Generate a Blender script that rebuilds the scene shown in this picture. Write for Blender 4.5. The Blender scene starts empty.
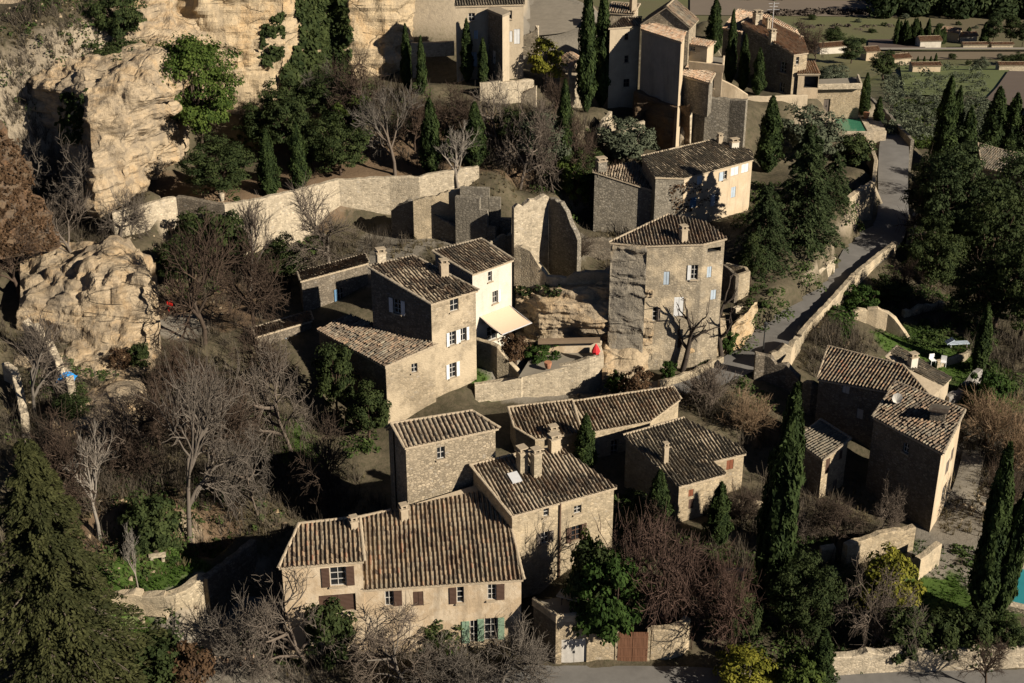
import bpy, bmesh, math, random
import numpy as np
from mathutils import Vector, Matrix, noise as mnoise
random.seed(7); rng = np.random.default_rng(7)
SC = bpy.context.scene
COL = SC.collection
# ------------------------------------------------------------------ camera model (used to lay the plan out in metres)
FPX = 1422.2; PITCH = math.radians(26.0); CH = 65.0
CP, SP = math.cos(PITCH), math.sin(PITCH)
def ray(u, v):
    dx = (u-512)/FPX; dy = (341.5-v)/FPX
    return Vector((dx, CP+dy*SP, -SP+dy*CP))
def PZ(u, v, z):
    r = ray(u, v); t = (z-CH)/r.z
    return Vector((r.x*t, r.y*t, z))
def PY(u, v, Y):
    r = ray(u, v); t = Y/r.y
    return Vector((r.x*t, Y, CH+r.z*t))
def ray_plane(u, v, o, n):
    r = ray(u, v); c = Vector((0, 0, CH))
    t = (o-c).dot(n)/r.dot(n)
    return c+r*t
def z_row(Y, v):
    return PY(512, v, Y).z
# ------------------------------------------------------------------ object helpers
ORG = {}
def org_of(parent):
    return ORG.get(parent.name, Vector((0, 0, 0))) if parent else None
def setp(o, label=None, cat=None, group=None, kind=None):
    if label: o['label'] = label
    if cat: o['category'] = cat
    if group: o['group'] = group
    if kind: o['kind'] = kind
    return o
def thing(name, label, cat, loc, group=None):
    o = bpy.data.objects.new(name, None); COL.objects.link(o)
    o.empty_display_size = .5
    o.location = loc; ORG[o.name] = Vector(loc)
    return setp(o, label, cat, group)
def link(name, me, parent=None, loc=None):
    o = bpy.data.objects.new(name, me); COL.objects.link(o)
    if parent:
        o.parent = parent; ORG[o.name] = org_of(parent)
    else:
        o.location = loc or (0, 0, 0); ORG[o.name] = Vector(loc or (0, 0, 0))
    return o
def mk(name, vs, fs, mats, parent=None, loc=None, fmat=None, tone=None, smooth=False):
    """one mesh object from world-space vertices"""
    if not isinstance(mats, (list, tuple)): mats = [mats]
    o0 = org_of(parent) if parent else Vector(loc or (0, 0, 0))
    me = bpy.data.meshes.new(name)
    me.from_pydata([(p[0]-o0[0], p[1]-o0[1], p[2]-o0[2]) for p in vs], [], fs)
    for m in mats: me.materials.append(m)
    if fmat: me.polygons.foreach_set('material_index', fmat)
    if tone is not None:
        a = me.attributes.new('tone', 'FLOAT', 'FACE'); a.data.foreach_set('value', tone)
    if smooth: me.polygons.foreach_set('use_smooth', [True]*len(me.polygons))
    me.update()
    return link(name, me, parent, loc)
class MB:
    def __init__(s): s.v = []; s.f = []; s.m = []
    def quad(s, a, b, c, d, m=0):
        n = len(s.v); s.v += [a, b, c, d]; s.f.append((n, n+1, n+2, n+3)); s.m.append(m)
    def poly(s, pts, m=0):
        n = len(s.v); s.v += list(pts); s.f.append(tuple(range(n, n+len(pts)))); s.m.append(m)
    def hexa(s, b, t, m=0):
        """b, t: 4 bottom and 4 top points, same order (ccw from above)"""
        n = len(s.v); s.v += list(b)+list(t)
        s.f += [(n+3, n+2, n+1, n), (n+4, n+5, n+6, n+7)]
        s.f += [(n+i, n+(i+1) % 4, n+4+(i+1) % 4, n+4+i) for i in range(4)]
        s.m += [m]*6
    def box(s, c, x, y, z, m=0):
        """c centre; x, y, z half-axis vectors"""
        b = [c-x-y-z, c+x-y-z, c+x+y-z, c-x+y-z]; t = [p+2*z for p in b]
        s.hexa(b, t, m)
    def tube(s, pts, rad, n=6, m=0, cap=True):
        k0 = len(s.v); L = len(pts)
        for i, p in enumerate(pts):
            d = (pts[min(i+1, L-1)]-pts[max(i-1, 0)])
            if d.length < 1e-6: d = Vector((0, 0, 1))
            d.normalize()
            a = d.orthogonal().normalized(); b = d.cross(a)
            r = rad[i] if isinstance(rad, (list, tuple)) else rad
            for k in range(n):
                t = 2*math.pi*k/n
                s.v.append(p+a*(r*math.cos(t))+b*(r*math.sin(t)))
        for i in range(L-1):
            for k in range(n):
                s.f.append((k0+i*n+k, k0+i*n+(k+1) % n, k0+(i+1)*n+(k+1) % n, k0+(i+1)*n+k)); s.m.append(m)
        if cap and n > 2:
            s.f.append(tuple(range(k0, k0+n))[::-1]); s.m.append(m)
            s.f.append(tuple(range(k0+(L-1)*n, k0+L*n))); s.m.append(m)
    def build(s, name, mats, parent=None, loc=None, smooth=False):
        return mk(name, s.v, s.f, mats, parent, loc, s.m if isinstance(mats, (list, tuple)) else None, smooth=smooth)
# ------------------------------------------------------------------ materials
def newmat(name):
    m = bpy.data.materials.new(name); m.use_nodes = True
    nt = m.node_tree; b = nt.nodes['Principled BSDF']
    b.inputs['Specular IOR Level'].default_value = .15
    b.inputs['Roughness'].default_value = .9
    return m, nt, b
def N(nt, t, **kw):
    n = nt.nodes.new(t)
    for k, v in kw.items():
        if k.startswith('i_'): n.inputs[k[2:].replace('_', ' ')].default_value = v
        else: setattr(n, k, v)
    return n
def ramp(nt, src, stops, interp='LINEAR'):
    r = nt.nodes.new('ShaderNodeValToRGB'); r.color_ramp.interpolation = interp
    el = r.color_ramp.elements
    while len(el) < len(stops): el.new(.5)
    for e, (p, c) in zip(el, stops):
        e.position = p; e.color = (c[0], c[1], c[2], 1) if len(c) == 3 else c
    nt.links.new(src, r.inputs[0]); return r.outputs[0]
def G(v): return (v, v, v)
def mix(nt, f, a, b, mode='MIX'):
    m = nt.nodes.new('ShaderNodeMix'); m.data_type = 'RGBA'; m.blend_type = mode
    for sock, val in ((m.inputs[0], f), (m.inputs[6], a), (m.inputs[7], b)):
        if isinstance(val, bpy.types.NodeSocket): nt.links.new(val, sock)
        elif isinstance(val, (int, float)): sock.default_value = val
        else: sock.default_value = (val[0], val[1], val[2], 1)
    return m.outputs[2]
def mathn(nt, op, a, b=None):
    m = nt.nodes.new('ShaderNodeMath'); m.operation = op
    for i, val in enumerate((a, b)):
        if val is None: continue
        if isinstance(val, bpy.types.NodeSocket): nt.links.new(val, m.inputs[i])
        else: m.inputs[i].default_value = val
    return m.outputs[0]
def coords(nt, scale=(1, 1, 1), world=True):
    if world:
        g = nt.nodes.new('ShaderNodeNewGeometry'); src = g.outputs['Position']
    else:
        g = nt.nodes.new('ShaderNodeTexCoord'); src = g.outputs['Object']
    m = nt.nodes.new('ShaderNodeMapping'); m.inputs['Scale'].default_value = scale
    nt.links.new(src, m.inputs[0]); return m.outputs[0]
def noise(nt, vec, scale, detail=4, rough=.6, dist=0):
    n = nt.nodes.new('ShaderNodeTexNoise'); n.inputs['Scale'].default_value = scale
    n.inputs['Detail'].default_value = detail; n.inputs['Roughness'].default_value = rough
    n.inputs['Distortion'].default_value = dist
    nt.links.new(vec, n.inputs['Vector']); return n.outputs['Fac']
def bump(nt, b, h, strength=.5, dist=.1):
    n = nt.nodes.new('ShaderNodeBump'); n.inputs['Strength'].default_value = strength
    n.inputs['Distance'].default_value = dist
    nt.links.new(h, n.inputs['Height']); nt.links.new(n.outputs[0], b.inputs['Normal'])
def lerp3(a, b, t): return tuple(a[i]+(b[i]-a[i])*t for i in range(3))
def mul3(a, k): return tuple(x*k for x in a)
def stone_mat(name, base, mortar, size=.42, vary=.45, stain=.5, render=0.0, rcol=None, moss=0.25, joint=.5):
    """rubble masonry; render>0 leaves patches of old plaster over it"""
    m, nt, b = newmat(name)
    size *= .66; vary *= .75
    w = coords(nt); v = coords(nt, (1/size, 1/size, 1.55/size))
    nz = N(nt, 'ShaderNodeTexNoise', i_Scale=1.2); nt.links.new(v, nz.inputs['Vector'])
    vd = nt.nodes.new('ShaderNodeVectorMath'); vd.operation = 'MULTIPLY_ADD'
    nt.links.new(nz.outputs['Color'], vd.inputs[0]); vd.inputs[1].default_value = (.5, .5, .5); nt.links.new(v, vd.inputs[2])
    vo = N(nt, 'ShaderNodeTexVoronoi'); vo.inputs['Scale'].default_value = 1; nt.links.new(vd.outputs[0], vo.inputs['Vector'])
    ve = N(nt, 'ShaderNodeTexVoronoi', feature='DISTANCE_TO_EDGE'); ve.inputs['Scale'].default_value = 1; nt.links.new(vd.outputs[0], ve.inputs['Vector'])
    sx = nt.nodes.new('ShaderNodeSeparateColor'); nt.links.new(vo.outputs['Color'], sx.inputs[0])
    tone = ramp(nt, sx.outputs[0], [(0, mul3(base, .38)), (.2, mul3(base, .72)), (.45, base), (.75, mul3(base, 1.18)), (.9, mul3(base, 1.42)), (1, lerp3(base, (.30, .29, .27), .6))])
    mf = ramp(nt, ve.outputs['Distance'], [(.03, G(1)), (.15, G(0))])
    c = mix(nt, mf, tone, lerp3(mortar, mul3(base, .3), joint))  # joint darkens the mortar: shade between stones put into its colour
    pt = noise(nt, w, .55, 7, .72, .4)
    c = mix(nt, ramp(nt, pt, [(.36, G(.55)), (.5, G(0))]), c, mul3(mortar, .9))
    c = mix(nt, ramp(nt, noise(nt, w, 1.9, 6, .75, .3), [(.46, G(0)), (.66, G(.7))]), c, mul3(base, .33))
    big = noise(nt, w, .35, 5, .65)
    c = mix(nt, ramp(nt, big, [(.35, G(0)), (.72, G(stain))]), c, mul3(base, .42), 'MIX')
    st = coords(nt, (.9, .9, .12)); streak = noise(nt, st, 1.0, 4, .7)
    c = mix(nt, ramp(nt, streak, [(.52, G(0)), (.75, G(stain*.8))]), c, (.075, .068, .058))
    if moss: 
        c = mix(nt, ramp(nt, noise(nt, w, 1.3, 4, .7), [(.58, G(0)), (.74, G(moss))]), c, (.30, .285, .235))
    if render:
        rf = ramp(nt, noise(nt, w, .32, 6, .62), [(.5-render*.25, G(1)), (.56-render*.1, G(0))])
        rn = mix(nt, noise(nt, w, 1.1, 5, .7), mul3(rcol, .78), mul3(rcol, 1.12))
        c = mix(nt, rf, c, rn)
    fine = noise(nt, w, 7, 3, .7)
    c = mix(nt, .22, c, mix(nt, fine, mul3(base, .4), mul3(base, 1.3)), 'MIX')
    nt.links.new(c, b.inputs['Base Color'])
    h = mathn(nt, 'ADD', ramp(nt, ve.outputs['Distance'], [(0, G(0)), (.25, G(1))]), mathn(nt, 'MULTIPLY', fine, .5))
    bump(nt, b, h, .45, .03)
    return m
def plaster_mat(name, base, stain=.5, dark=(.12, .10, .075), grain=.06, patch=None):
    m, nt, b = newmat(name); w = coords(nt)
    c = mix(nt, noise(nt, w, .8, 6, .7), mul3(base, .6), mul3(base, 1.18))
    if patch:
        c = mix(nt, ramp(nt, noise(nt, w, .45, 6, .7), [(.46, G(0)), (.56, G(.8))]), c, patch)
    st = coords(nt, (1.1, 1.1, .13))
    c = mix(nt, ramp(nt, noise(nt, st, 1, 5, .7), [(.5, G(0)), (.78, G(stain))]), c, dark)
    c = mix(nt, ramp(nt, noise(nt, w, 2.6, 4, .75), [(.56, G(0)), (.72, G(stain*.55))]), c, mul3(base, .45))
    nt.links.new(c, b.inputs['Base Color'])
    bump(nt, b, noise(nt, w, 5, 5, .75), .6, grain)
    return m
def rock_mat(name, pale=(.46, .36, .235), warm=(.43, .29, .15), grey=(.17, .155, .135), dark=.75, strata=1.0):
    m, nt, b = newmat(name); w = coords(nt)
    big = noise(nt, w, .16, 6, .62, .6)
    c = ramp(nt, big, [(.28, grey), (.38, mul3(pale, .8)), (.48, pale), (.56, warm), (.64, mul3(pale, 1.08)), (.72, mul3(warm, .8)), (.82, pale)])
    s = coords(nt, (.12, .12, .9)); lay = noise(nt, s, 1.1, 6, .72, .5)
    c = mix(nt, ramp(nt, lay, [(.38, G(.75*strata)), (.5, G(0))]), c, mul3(grey, .6))
    v = coords(nt, (.7, .7, .06)); stk = noise(nt, v, 1, 5, .7)
    c = mix(nt, ramp(nt, stk, [(.47, G(0)), (.64, G(dark))]), c, (.085, .08, .073))
    c = mix(nt, ramp(nt, noise(nt, w, .9, 6, .75), [(.5, G(0)), (.72, G(.7))]), c, mul3(grey, .9))
    cv = coords(nt, (.13, .13, .5)); cn = N(nt, 'ShaderNodeTexNoise', i_Scale=1.5); nt.links.new(cv, cn.inputs['Vector'])
    ca = nt.nodes.new('ShaderNodeVectorMath'); ca.operation = 'MULTIPLY_ADD'; nt.links.new(cn.outputs['Color'], ca.inputs[0]); ca.inputs[1].default_value = (.55, .55, .55); nt.links.new(cv, ca.inputs[2])
    ck = N(nt, 'ShaderNodeTexVoronoi', feature='DISTANCE_TO_EDGE'); ck.inputs['Scale'].default_value = 1; nt.links.new(ca.outputs[0], ck.inputs['Vector'])
    crack = ramp(nt, ck.outputs['Distance'], [(.0, G(1)), (.028, G(0))])
    crack = mathn(nt, 'MULTIPLY', crack, ramp(nt, noise(nt, w, .3, 4, .6), [(.46, G(0)), (.58, G(1))]))
    c = mix(nt, mathn(nt, 'MULTIPLY', crack, .55), c, (.08, .07, .055))
    fine = noise(nt, w, 3.2, 6, .75)
    c = mix(nt, .4, c, mix(nt, fine, mul3(pale, .4), mul3(pale, 1.3)))
    nt.links.new(c, b.inputs['Base Color'])
    h = mathn(nt, 'SUBTRACT', mathn(nt, 'ADD', mathn(nt, 'MULTIPLY', lay, 1.2), fine), mathn(nt, 'MULTIPLY', crack, .8))
    bump(nt, b, h, 1.0, .22)
    return m
def tile_mat(name, cols, lichen=.5, lcol=(.20, .19, .15), soot=.35):
    m, nt, b = newmat(name); w = coords(nt)
    a = N(nt, 'ShaderNodeAttribute', attribute_name='tone')
    n = len(cols)
    c = ramp(nt, a.outputs['Fac'], [(i/(n-1), cols[i]) for i in range(n)])
    c = mix(nt, ramp(nt, noise(nt, w, .7, 6, .72), [(.42, G(0)), (.68, G(lichen))]), c, lcol)
    c = mix(nt, ramp(nt, noise(nt, w, 2.4, 5, .75), [(.5, G(0)), (.7, G(soot))]), c, (.045, .04, .034))
    c = mix(nt, ramp(nt, noise(nt, w, 5, 4, .8), [(.6, G(0)), (.72, G(.45))]), c, (.36, .33, .26))
    nt.links.new(c, b.inputs['Base Color'])
    bump(nt, b, noise(nt, w, 9, 3, .7), .5, .03)
    return m
def plain(name, col, rough=.7, var=.25, spec=.2, scale=3.0, bmp=.0, metal=0):
    m, nt, b = newmat(name); w = coords(nt)
    c = mix(nt, noise(nt, w, scale, 5, .7), mul3(col, 1-var), mul3(col, 1+var))
    nt.links.new(c, b.inputs['Base Color']); b.inputs['Roughness'].default_value = rough
    b.inputs['Specular IOR Level'].default_value = spec; b.inputs['Metallic'].default_value = metal
    if bmp: bump(nt, b, noise(nt, w, scale*2, 4, .7), .6, bmp)
    return m
def slat_mat(name, col, freq=9.0, vertical=False):
    m, nt, b = newmat(name); w = coords(nt)
    wv = N(nt, 'ShaderNodeTexWave', bands_direction='X' if vertical else 'Z'); wv.inputs['Scale'].default_value = freq/6.28*2
    wv.inputs['Distortion'].default_value = .15; nt.links.new(w, wv.inputs['Vector'])
    c = mix(nt, noise(nt, w, 2.5, 5, .7), mul3(col, .7), mul3(col, 1.2))
    nt.links.new(c, b.inputs['Base Color']); b.inputs['Roughness'].default_value = .6
    bump(nt, b, wv.outputs['Fac'], .7, .04)
    return m
def leaf_mat(name, dark, light, trans=.25, vary=.5):
    m, nt, b = newmat(name)
    a = N(nt, 'ShaderNodeAttribute', attribute_name='tone')
    oi = nt.nodes.new('ShaderNodeObjectInfo')
    c = ramp(nt, a.outputs['Fac'], [(0, dark), (1, light)])
    c = mix(nt, mathn(nt, 'MULTIPLY', oi.outputs['Random'], vary), c, mul3(lerp3(dark, light, .3), .8))
    nt.links.new(c, b.inputs['Base Color']); b.inputs['Roughness'].default_value = .8
    b.inputs['Specular IOR Level'].default_value = .1
    if trans:
        t = nt.nodes.new('ShaderNodeBsdfTranslucent'); nt.links.new(c, t.inputs['Color'])
        ms = nt.nodes.new('ShaderNodeMixShader'); ms.inputs[0].default_value = trans
        nt.links.new(b.outputs[0], ms.inputs[1]); nt.links.new(t.outputs[0], ms.inputs[2])
        nt.links.new(ms.outputs[0], nt.nodes['Material Output'].inputs['Surface'])
    return m
def bark_mat(name, col, vary=.4):
    m, nt, b = newmat(name); w = coords(nt)
    oi = nt.nodes.new('ShaderNodeObjectInfo')
    c = mix(nt, noise(nt, w, 2.0, 5, .7), mul3(col, .6), mul3(col, 1.35))
    c = mix(nt, mathn(nt, 'MULTIPLY', oi.outputs['Random'], vary), c, (col[0]*1.1, col[1]*.85, col[2]*.7))
    nt.links.new(c, b.inputs['Base Color']); return m

M = {}
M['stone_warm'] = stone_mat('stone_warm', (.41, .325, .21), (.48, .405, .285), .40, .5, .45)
M['stone_barn'] = stone_mat('stone_barn', (.36, .295, .205), (.41, .34, .24), .42, .55, .3, joint=1)
M['stone_tower'] = stone_mat('stone_tower', (.38, .305, .205), (.44, .37, .265), .42, .5, .7, render=.4, rcol=(.45, .37, .255))
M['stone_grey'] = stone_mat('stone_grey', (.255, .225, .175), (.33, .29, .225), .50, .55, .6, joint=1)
M['stone_shaded'] = stone_mat('stone_shaded', (.21, .175, .13), (.26, .22, .165), .48, .55, .6, joint=1)  # darker copy for walls turned from the sun, shade put into the colour
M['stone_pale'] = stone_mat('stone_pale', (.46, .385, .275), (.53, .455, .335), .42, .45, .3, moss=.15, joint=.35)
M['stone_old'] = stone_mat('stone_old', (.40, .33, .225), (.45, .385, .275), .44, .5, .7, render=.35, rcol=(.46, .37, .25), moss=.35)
M['stone_rose'] = stone_mat('stone_rose', (.42, .34, .225), (.48, .40, .28), .40, .5, .65, render=.75, rcol=(.49, .395, .26), moss=.3)
M['stone_patchy'] = stone_mat('stone_patchy', (.39, .325, .23), (.46, .39, .28), .44, .5, .9, render=.5, rcol=(.52, .42, .28), moss=.4, joint=.8)
M['plaster_ochre'] = plaster_mat('plaster_ochre', (.47, .36, .235), .6, patch=(.52, .43, .31))
M['plaster_cream'] = plaster_mat('plaster_cream', (.52, .42, .29), .55, patch=(.45, .35, .23))
M['plaster_white'] = plaster_mat('plaster_white', (.58, .53, .44), .25)
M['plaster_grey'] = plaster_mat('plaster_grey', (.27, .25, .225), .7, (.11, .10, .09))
M['plaster_beige'] = plaster_mat('plaster_beige', (.45, .37, .26), .4)
M['rock'] = rock_mat('limestone')
M['rock_grey'] = rock_mat('grey_limestone', (.27, .235, .18), (.30, .23, .14), (.105, .098, .088), .8, 1.2)
M['rock_pale'] = rock_mat('pale_limestone', (.50, .39, .245), (.47, .305, .145), (.24, .21, .17), .55, .35)
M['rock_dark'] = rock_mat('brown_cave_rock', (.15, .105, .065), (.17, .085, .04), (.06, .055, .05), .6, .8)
OLD = [(.055, .042, .032), (.105, .075, .052), (.16, .11, .072), (.205, .155, .105), (.11, .098, .078), (.25, .16, .10), (.265, .23, .165)]
GREY = [(.08, .07, .055), (.125, .105, .078), (.165, .135, .095), (.20, .165, .12), (.11, .10, .082), (.235, .175, .115)]
PINK = [(.26, .155, .095), (.36, .225, .14), (.42, .275, .175), (.44, .32, .225), (.30, .235, .17), (.48, .34, .23)]
ORNG = [(.06, .042, .03), (.135, .09, .058), (.195, .14, .09), (.25, .195, .13), (.13, .11, .083), (.29, .205, .125), (.235, .115, .07)]
RED = [(.30, .11, .06), (.40, .155, .085), (.46, .20, .12), (.36, .16, .10), (.5, .25, .15)]
M['tile_brown'] = tile_mat('tile_brown', OLD, .45)
M['tile_grey'] = tile_mat('tile_grey', GREY, .55, (.19, .175, .13), .3)
M['tile_pink'] = tile_mat('tile_pink', PINK, .35, (.33, .28, .2), .25)
M['tile_orange'] = tile_mat('tile_orange', ORNG, .5, (.20, .175, .12), .5)
M['tile_red'] = tile_mat('tile_red', RED, .2, (.3, .2, .14), .15)
M['mortar'] = plain('ridge_mortar', (.35, .285, .20), .95, .35, .1, 2.5, .04)
M['mortar_dull'] = plain('weathered_mortar', (.25, .21, .155), .95, .4, .1, 2.5, .04)
M['zinc'] = plain('zinc', (.45, .45, .45), .5, .15, .4)
M['brown_paint'] = slat_mat('brown_shutter_paint', (.085, .05, .035))
M['grey_paint'] = slat_mat('grey_shutter_paint', (.14, .115, .095))
M['blue_paint'] = slat_mat('pale_blue_shutter_paint', (.40, .47, .53))
M['deepblue_paint'] = slat_mat('blue_shutter_paint', (.10, .20, .32))
M['white_paint'] = slat_mat('white_shutter_paint', (.66, .66, .64))
M['green_paint'] = slat_mat('green_shutter_paint', (.20, .29, .20))
M['red_paint'] = slat_mat('red_brown_shutter_paint', (.19, .065, .03))
M['door_wood'] = slat_mat('brown_gate_boards', (.17, .085, .05), 12, True)
M['door_pale'] = slat_mat('pale_garage_boards', (.50, .47, .42), 12, True)
M['frame_white'] = plain('white_window_frame', (.42, .40, .36), .5, .1)
M['frame_brown'] = plain('brown_window_frame', (.12, .075, .05), .6, .2)
M['iron'] = plain('black_iron_and_shade', (.03, .03, .03), .5, .2, .4)
M['wood'] = plain('weathered_wood', (.18, .13, .085), .8, .3)
g, nt, b = newmat('window_glass'); b.inputs['Base Color'].default_value = (.012, .014, .017, 1); b.inputs['Roughness'].default_value = .12; b.inputs['Specular IOR Level'].default_value = .5
M['glass'] = g
M['asphalt'] = plain('asphalt', (.15, .142, .13), .9, .42, .15, .5, .02)
M['paving'] = plain('gravel_paving', (.21, .185, .145), .95, .35, .1, 1.0, .03)
M['cloth'] = plain('awning_cloth', (.62, .47, .33), .85, .05)
EXPOSURE = 0.78
# ------------------------------------------------------------------ building kit
def tile_sheet(name, poly, e, g, mat, parent, pitch=.30, row=.42, mess=.4, seed=0):
    R = random.Random(seed+len(poly)*31+int(poly[0].x*10))
    n = e.cross(g).normalized(); o = poly[0]
    if n.z < 0: n = -n
    ss = [(p-o).dot(e) for p in poly]; ts = [(p-o).dot(g) for p in poly]
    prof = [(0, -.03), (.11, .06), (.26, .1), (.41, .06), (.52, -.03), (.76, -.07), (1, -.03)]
    vs, fs, tone = [], [], []
    k0, k1 = int(min(ss)/pitch)-1, int(max(ss)/pitch)+1
    r0, r1 = int(min(ts)/row)-1, int(max(ts)/row)+1
    for k in range(k0, k1):
        cj = R.uniform(-.03, .03)*mess; coltone = R.uniform(-.12, .12)
        for r in range(r0, r1):
            a = R.random(); ta = min(1, max(0, .5+(a-.5)*.95+coltone))
            dh = R.uniform(-.5, .9)*.045*mess; ds = (R.uniform(-.05, .05)*mess+cj); dt = R.uniform(-.1, .1)*mess
            if R.random() < .05*mess: dh += .07
            tilt = R.uniform(-.06, .06)*mess
            i0 = len(vs); q_ = o+e*(k*pitch)+g*(r*row); sg = (mnoise.noise(q_*.45)*.13+mnoise.noise(q_*1.3)*.04)*mess*(.5 if r <= 0 else 1)
            for tt, up in ((r*row-.05+dt, .035+dh), ((r+1)*row+dt, dh*.3)):
                for f, h in prof:
                    cov = f < .53
                    vs.append(o+e*(k*pitch+f*pitch+(ds+tilt*(tt-r*row) if cov else 0))+g*tt+n*(h+(up if cov else up*.5)+sg))
            L = len(prof)
            for q in range(L-1):
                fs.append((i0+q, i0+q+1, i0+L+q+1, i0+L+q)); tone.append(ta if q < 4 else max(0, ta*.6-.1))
    me = bpy.data.meshes.new(name)
    o0 = org_of(parent)
    me.from_pydata([tuple(v-o0) for v in vs], [], fs)
    at = me.attributes.new('tone', 'FLOAT', 'FACE'); at.data.foreach_set('value', tone)
    bm = bmesh.new(); bm.from_mesh(me)
    for i in range(len(poly)):
        p, q = poly[i], poly[(i+1) % len(poly)]
        d = q-p
        if d.length < 1e-3: continue
        nn = d.cross(n).normalized()
        bmesh.ops.bisect_plane(bm, geom=bm.verts[:]+bm.edges[:]+bm.faces[:], plane_co=p-o0, plane_no=nn, clear_outer=True, dist=1e-5)
    bm.to_mesh(me); bm.free(); me.materials.append(mat)
    return link(name, me, parent)
def inset_poly(pts, d):
    """pts ccw from above (xy); shrink by d"""
    n = len(pts); out = []
    P = [Vector((p.x, p.y)) for p in pts]
    for i in range(n):
        a, b, c = P[i-1], P[i], P[(i+1) % n]
        d1 = (b-a).normalized(); d2 = (c-b).normalized()
        n1 = Vector((-d1.y, d1.x)); n2 = Vector((-d2.y, d2.x))
        k = n1+n2
        if k.length < 1e-4: out.append(b+n1*d); continue
        k = k/max(.35, k.dot(n1)) if abs(k.dot(n1)) > 1e-6 else n1
        out.append(b+k*d)
    return out
SHUT = {}
def window(parent, p0, p1, n, s0, s1, z0, z1, kind, shut, col, frame='frame_white', reveal=.22):
    """p0,p1 plan of the wall, n outward; opening s0..s1, z0..z1"""
    e = (p1-p0).normalized(); e3 = Vector((e.x, e.y, 0)); n3 = Vector((n.x, n.y, 0)); up = Vector((0, 0, 1))
    def P(s, z, d=0): return Vector((p0.x, p0.y, 0))+e3*s+up*z+n3*d
    w, h = s1-s0, z1-z0
    cm = M[col] if col else None
    if kind in ('win', 'door', 'plain'):
        fm = MB(); fw = .05; dd = -(reveal-.07)
        fr = M[frame]
        for (a, b, c, d) in ((s0, s0+fw, z0, z1), (s1-fw, s1, z0, z1), (s0+fw, s1-fw, z1-fw, z1), (s0+fw, s1-fw, z0, z0+fw)):
            fm.box(P((a+b)/2, (c+d)/2, dd), e3*((b-a)/2), n3*.03, up*((d-c)/2))
        if w > .55: fm.box(P((s0+s1)/2, (z0+z1)/2, dd), e3*.025, n3*.028, up*(h/2-fw))
        nb = 2 if h > 1.3 else 1
        for k in range(nb):
            zz = z0+h*(k+1)/(nb+1)
            fm.box(P((s0+s1)/2, zz, dd), e3*(w/2-fw), n3*.022, up*.022)
        fm.box(P((s0+s1)/2, z0-.06, .04), e3*(w/2+.1), n3*.1, up*.05, 1)
        f = fm.build('door' if kind == 'door' else 'window', [fr, M['mortar']], parent)
        g_ = MB(); g_.quad(P(s0, z0, -reveal+.03), P(s1, z0, -reveal+.03), P(s1, z1, -reveal+.03), P(s0, z1, -reveal+.03))
        g_.build('pane', M['glass'], f)
    elif kind == 'closed':
        g_ = MB()
        for k in range(2):
            a = s0+.02+k*w/2; b = a+w/2-.03
            g_.box(P((a+b)/2, (z0+z1)/2, -.06), e3*((b-a)/2), n3*.025, up*(h/2-.02))
        f = g_.build('window', cm, parent)
    elif kind == 'board':
        g_ = MB()
        k = max(2, int(w/1.2))
        for i in range(k):
            a = s0+.02+i*w/k; b = a+w/k-.03
            g_.box(P((a+b)/2, (z0+z1)/2, -reveal+.05), e3*((b-a)/2), n3*.03, up*(h/2-.02))
        f = g_.build('door', cm, parent)
        hb = MB(); hb.box(P(s0+w*.52, z0+h*.45, -reveal+.12), e3*.05, n3*.04, up*.09); hb.build('handle', M['iron'], f)
        return f
    else:   # opening with a deep back, lining coloured black for inner shade
        g_ = MB(); d = 1.2
        g_.quad(P(s0, z0, -d), P(s1, z0, -d), P(s1, z1, -d), P(s0, z1, -d))
        for (a, b, c, dd) in (((s0, z0), (s1, z0), 0, 0), ((s1, z0), (s1, z1), 0, 0), ((s1, z1), (s0, z1), 0, 0), ((s0, z1), (s0, z0), 0, 0)):
            g_.quad(P(a[0], a[1], -.2), P(b[0], b[1], -.2), P(b[0], b[1], -d), P(a[0], a[1], -d))
        g_.build('opening', M['iron'], parent); return None
    for sd in shut or '':
        sw = w*.52
        a = s0-sw-.02 if sd in 'l' else s1+.02
        if sd == 'L': a, sw = s0-w-.02, w
        if sd == 'R': a, sw = s1+.02, w
        sb = MB(); sb.box(P(a+sw/2, (z0+z1)/2, .05), e3*(sw/2-.015), n3*.025, up*(h/2))
        sb.build('shutter', cm, f)
    return f
def wall_panel(mb, p0, p1, zb, t0, t1, wins, m, reveal=.22):
    """wall of columns with real openings; wins: (s0,s1,z0,z1)"""
    L = (p1-p0).length; e = (p1-p0)/L; n = Vector((e.y, -e.x))
    def P(s, z, d=0):
        return Vector((p0.x+e.x*s+n.x*d, p0.y+e.y*s+n.y*d, z))
    top = lambda s: t0+(t1-t0)*s/L
    cuts = sorted({0, L, *[w[0] for w in wins], *[w[1] for w in wins]})
    for a, b in zip(cuts, cuts[1:]):
        if b-a < 1e-4: continue
        mid = (a+b)/2
        ws = sorted([w for w in wins if w[0] < mid < w[1]], key=lambda w: w[2])
        z = zb
        for w in ws:
            if w[2] > z: mb.quad(P(a, z), P(b, z), P(b, w[2]), P(a, w[2]), m)
            z = w[3]
        mb.quad(P(a, z), P(b, z), P(b, top(b)), P(a, top(a)), m)
    for s0, s1, z0, z1 in wins:
        d = -reveal
        mb.quad(P(s0, z0), P(s0, z0, d), P(s0, z1, d), P(s0, z1), m)
        mb.quad(P(s1, z0, d), P(s1, z0), P(s1, z1), P(s1, z1, d), m)
        mb.quad(P(s0, z0), P(s1, z0), P(s1, z0, d), P(s0, z0, d), m)
        mb.quad(P(s0, z1, d), P(s1, z1, d), P(s1, z1), P(s0, z1), m)
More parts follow.
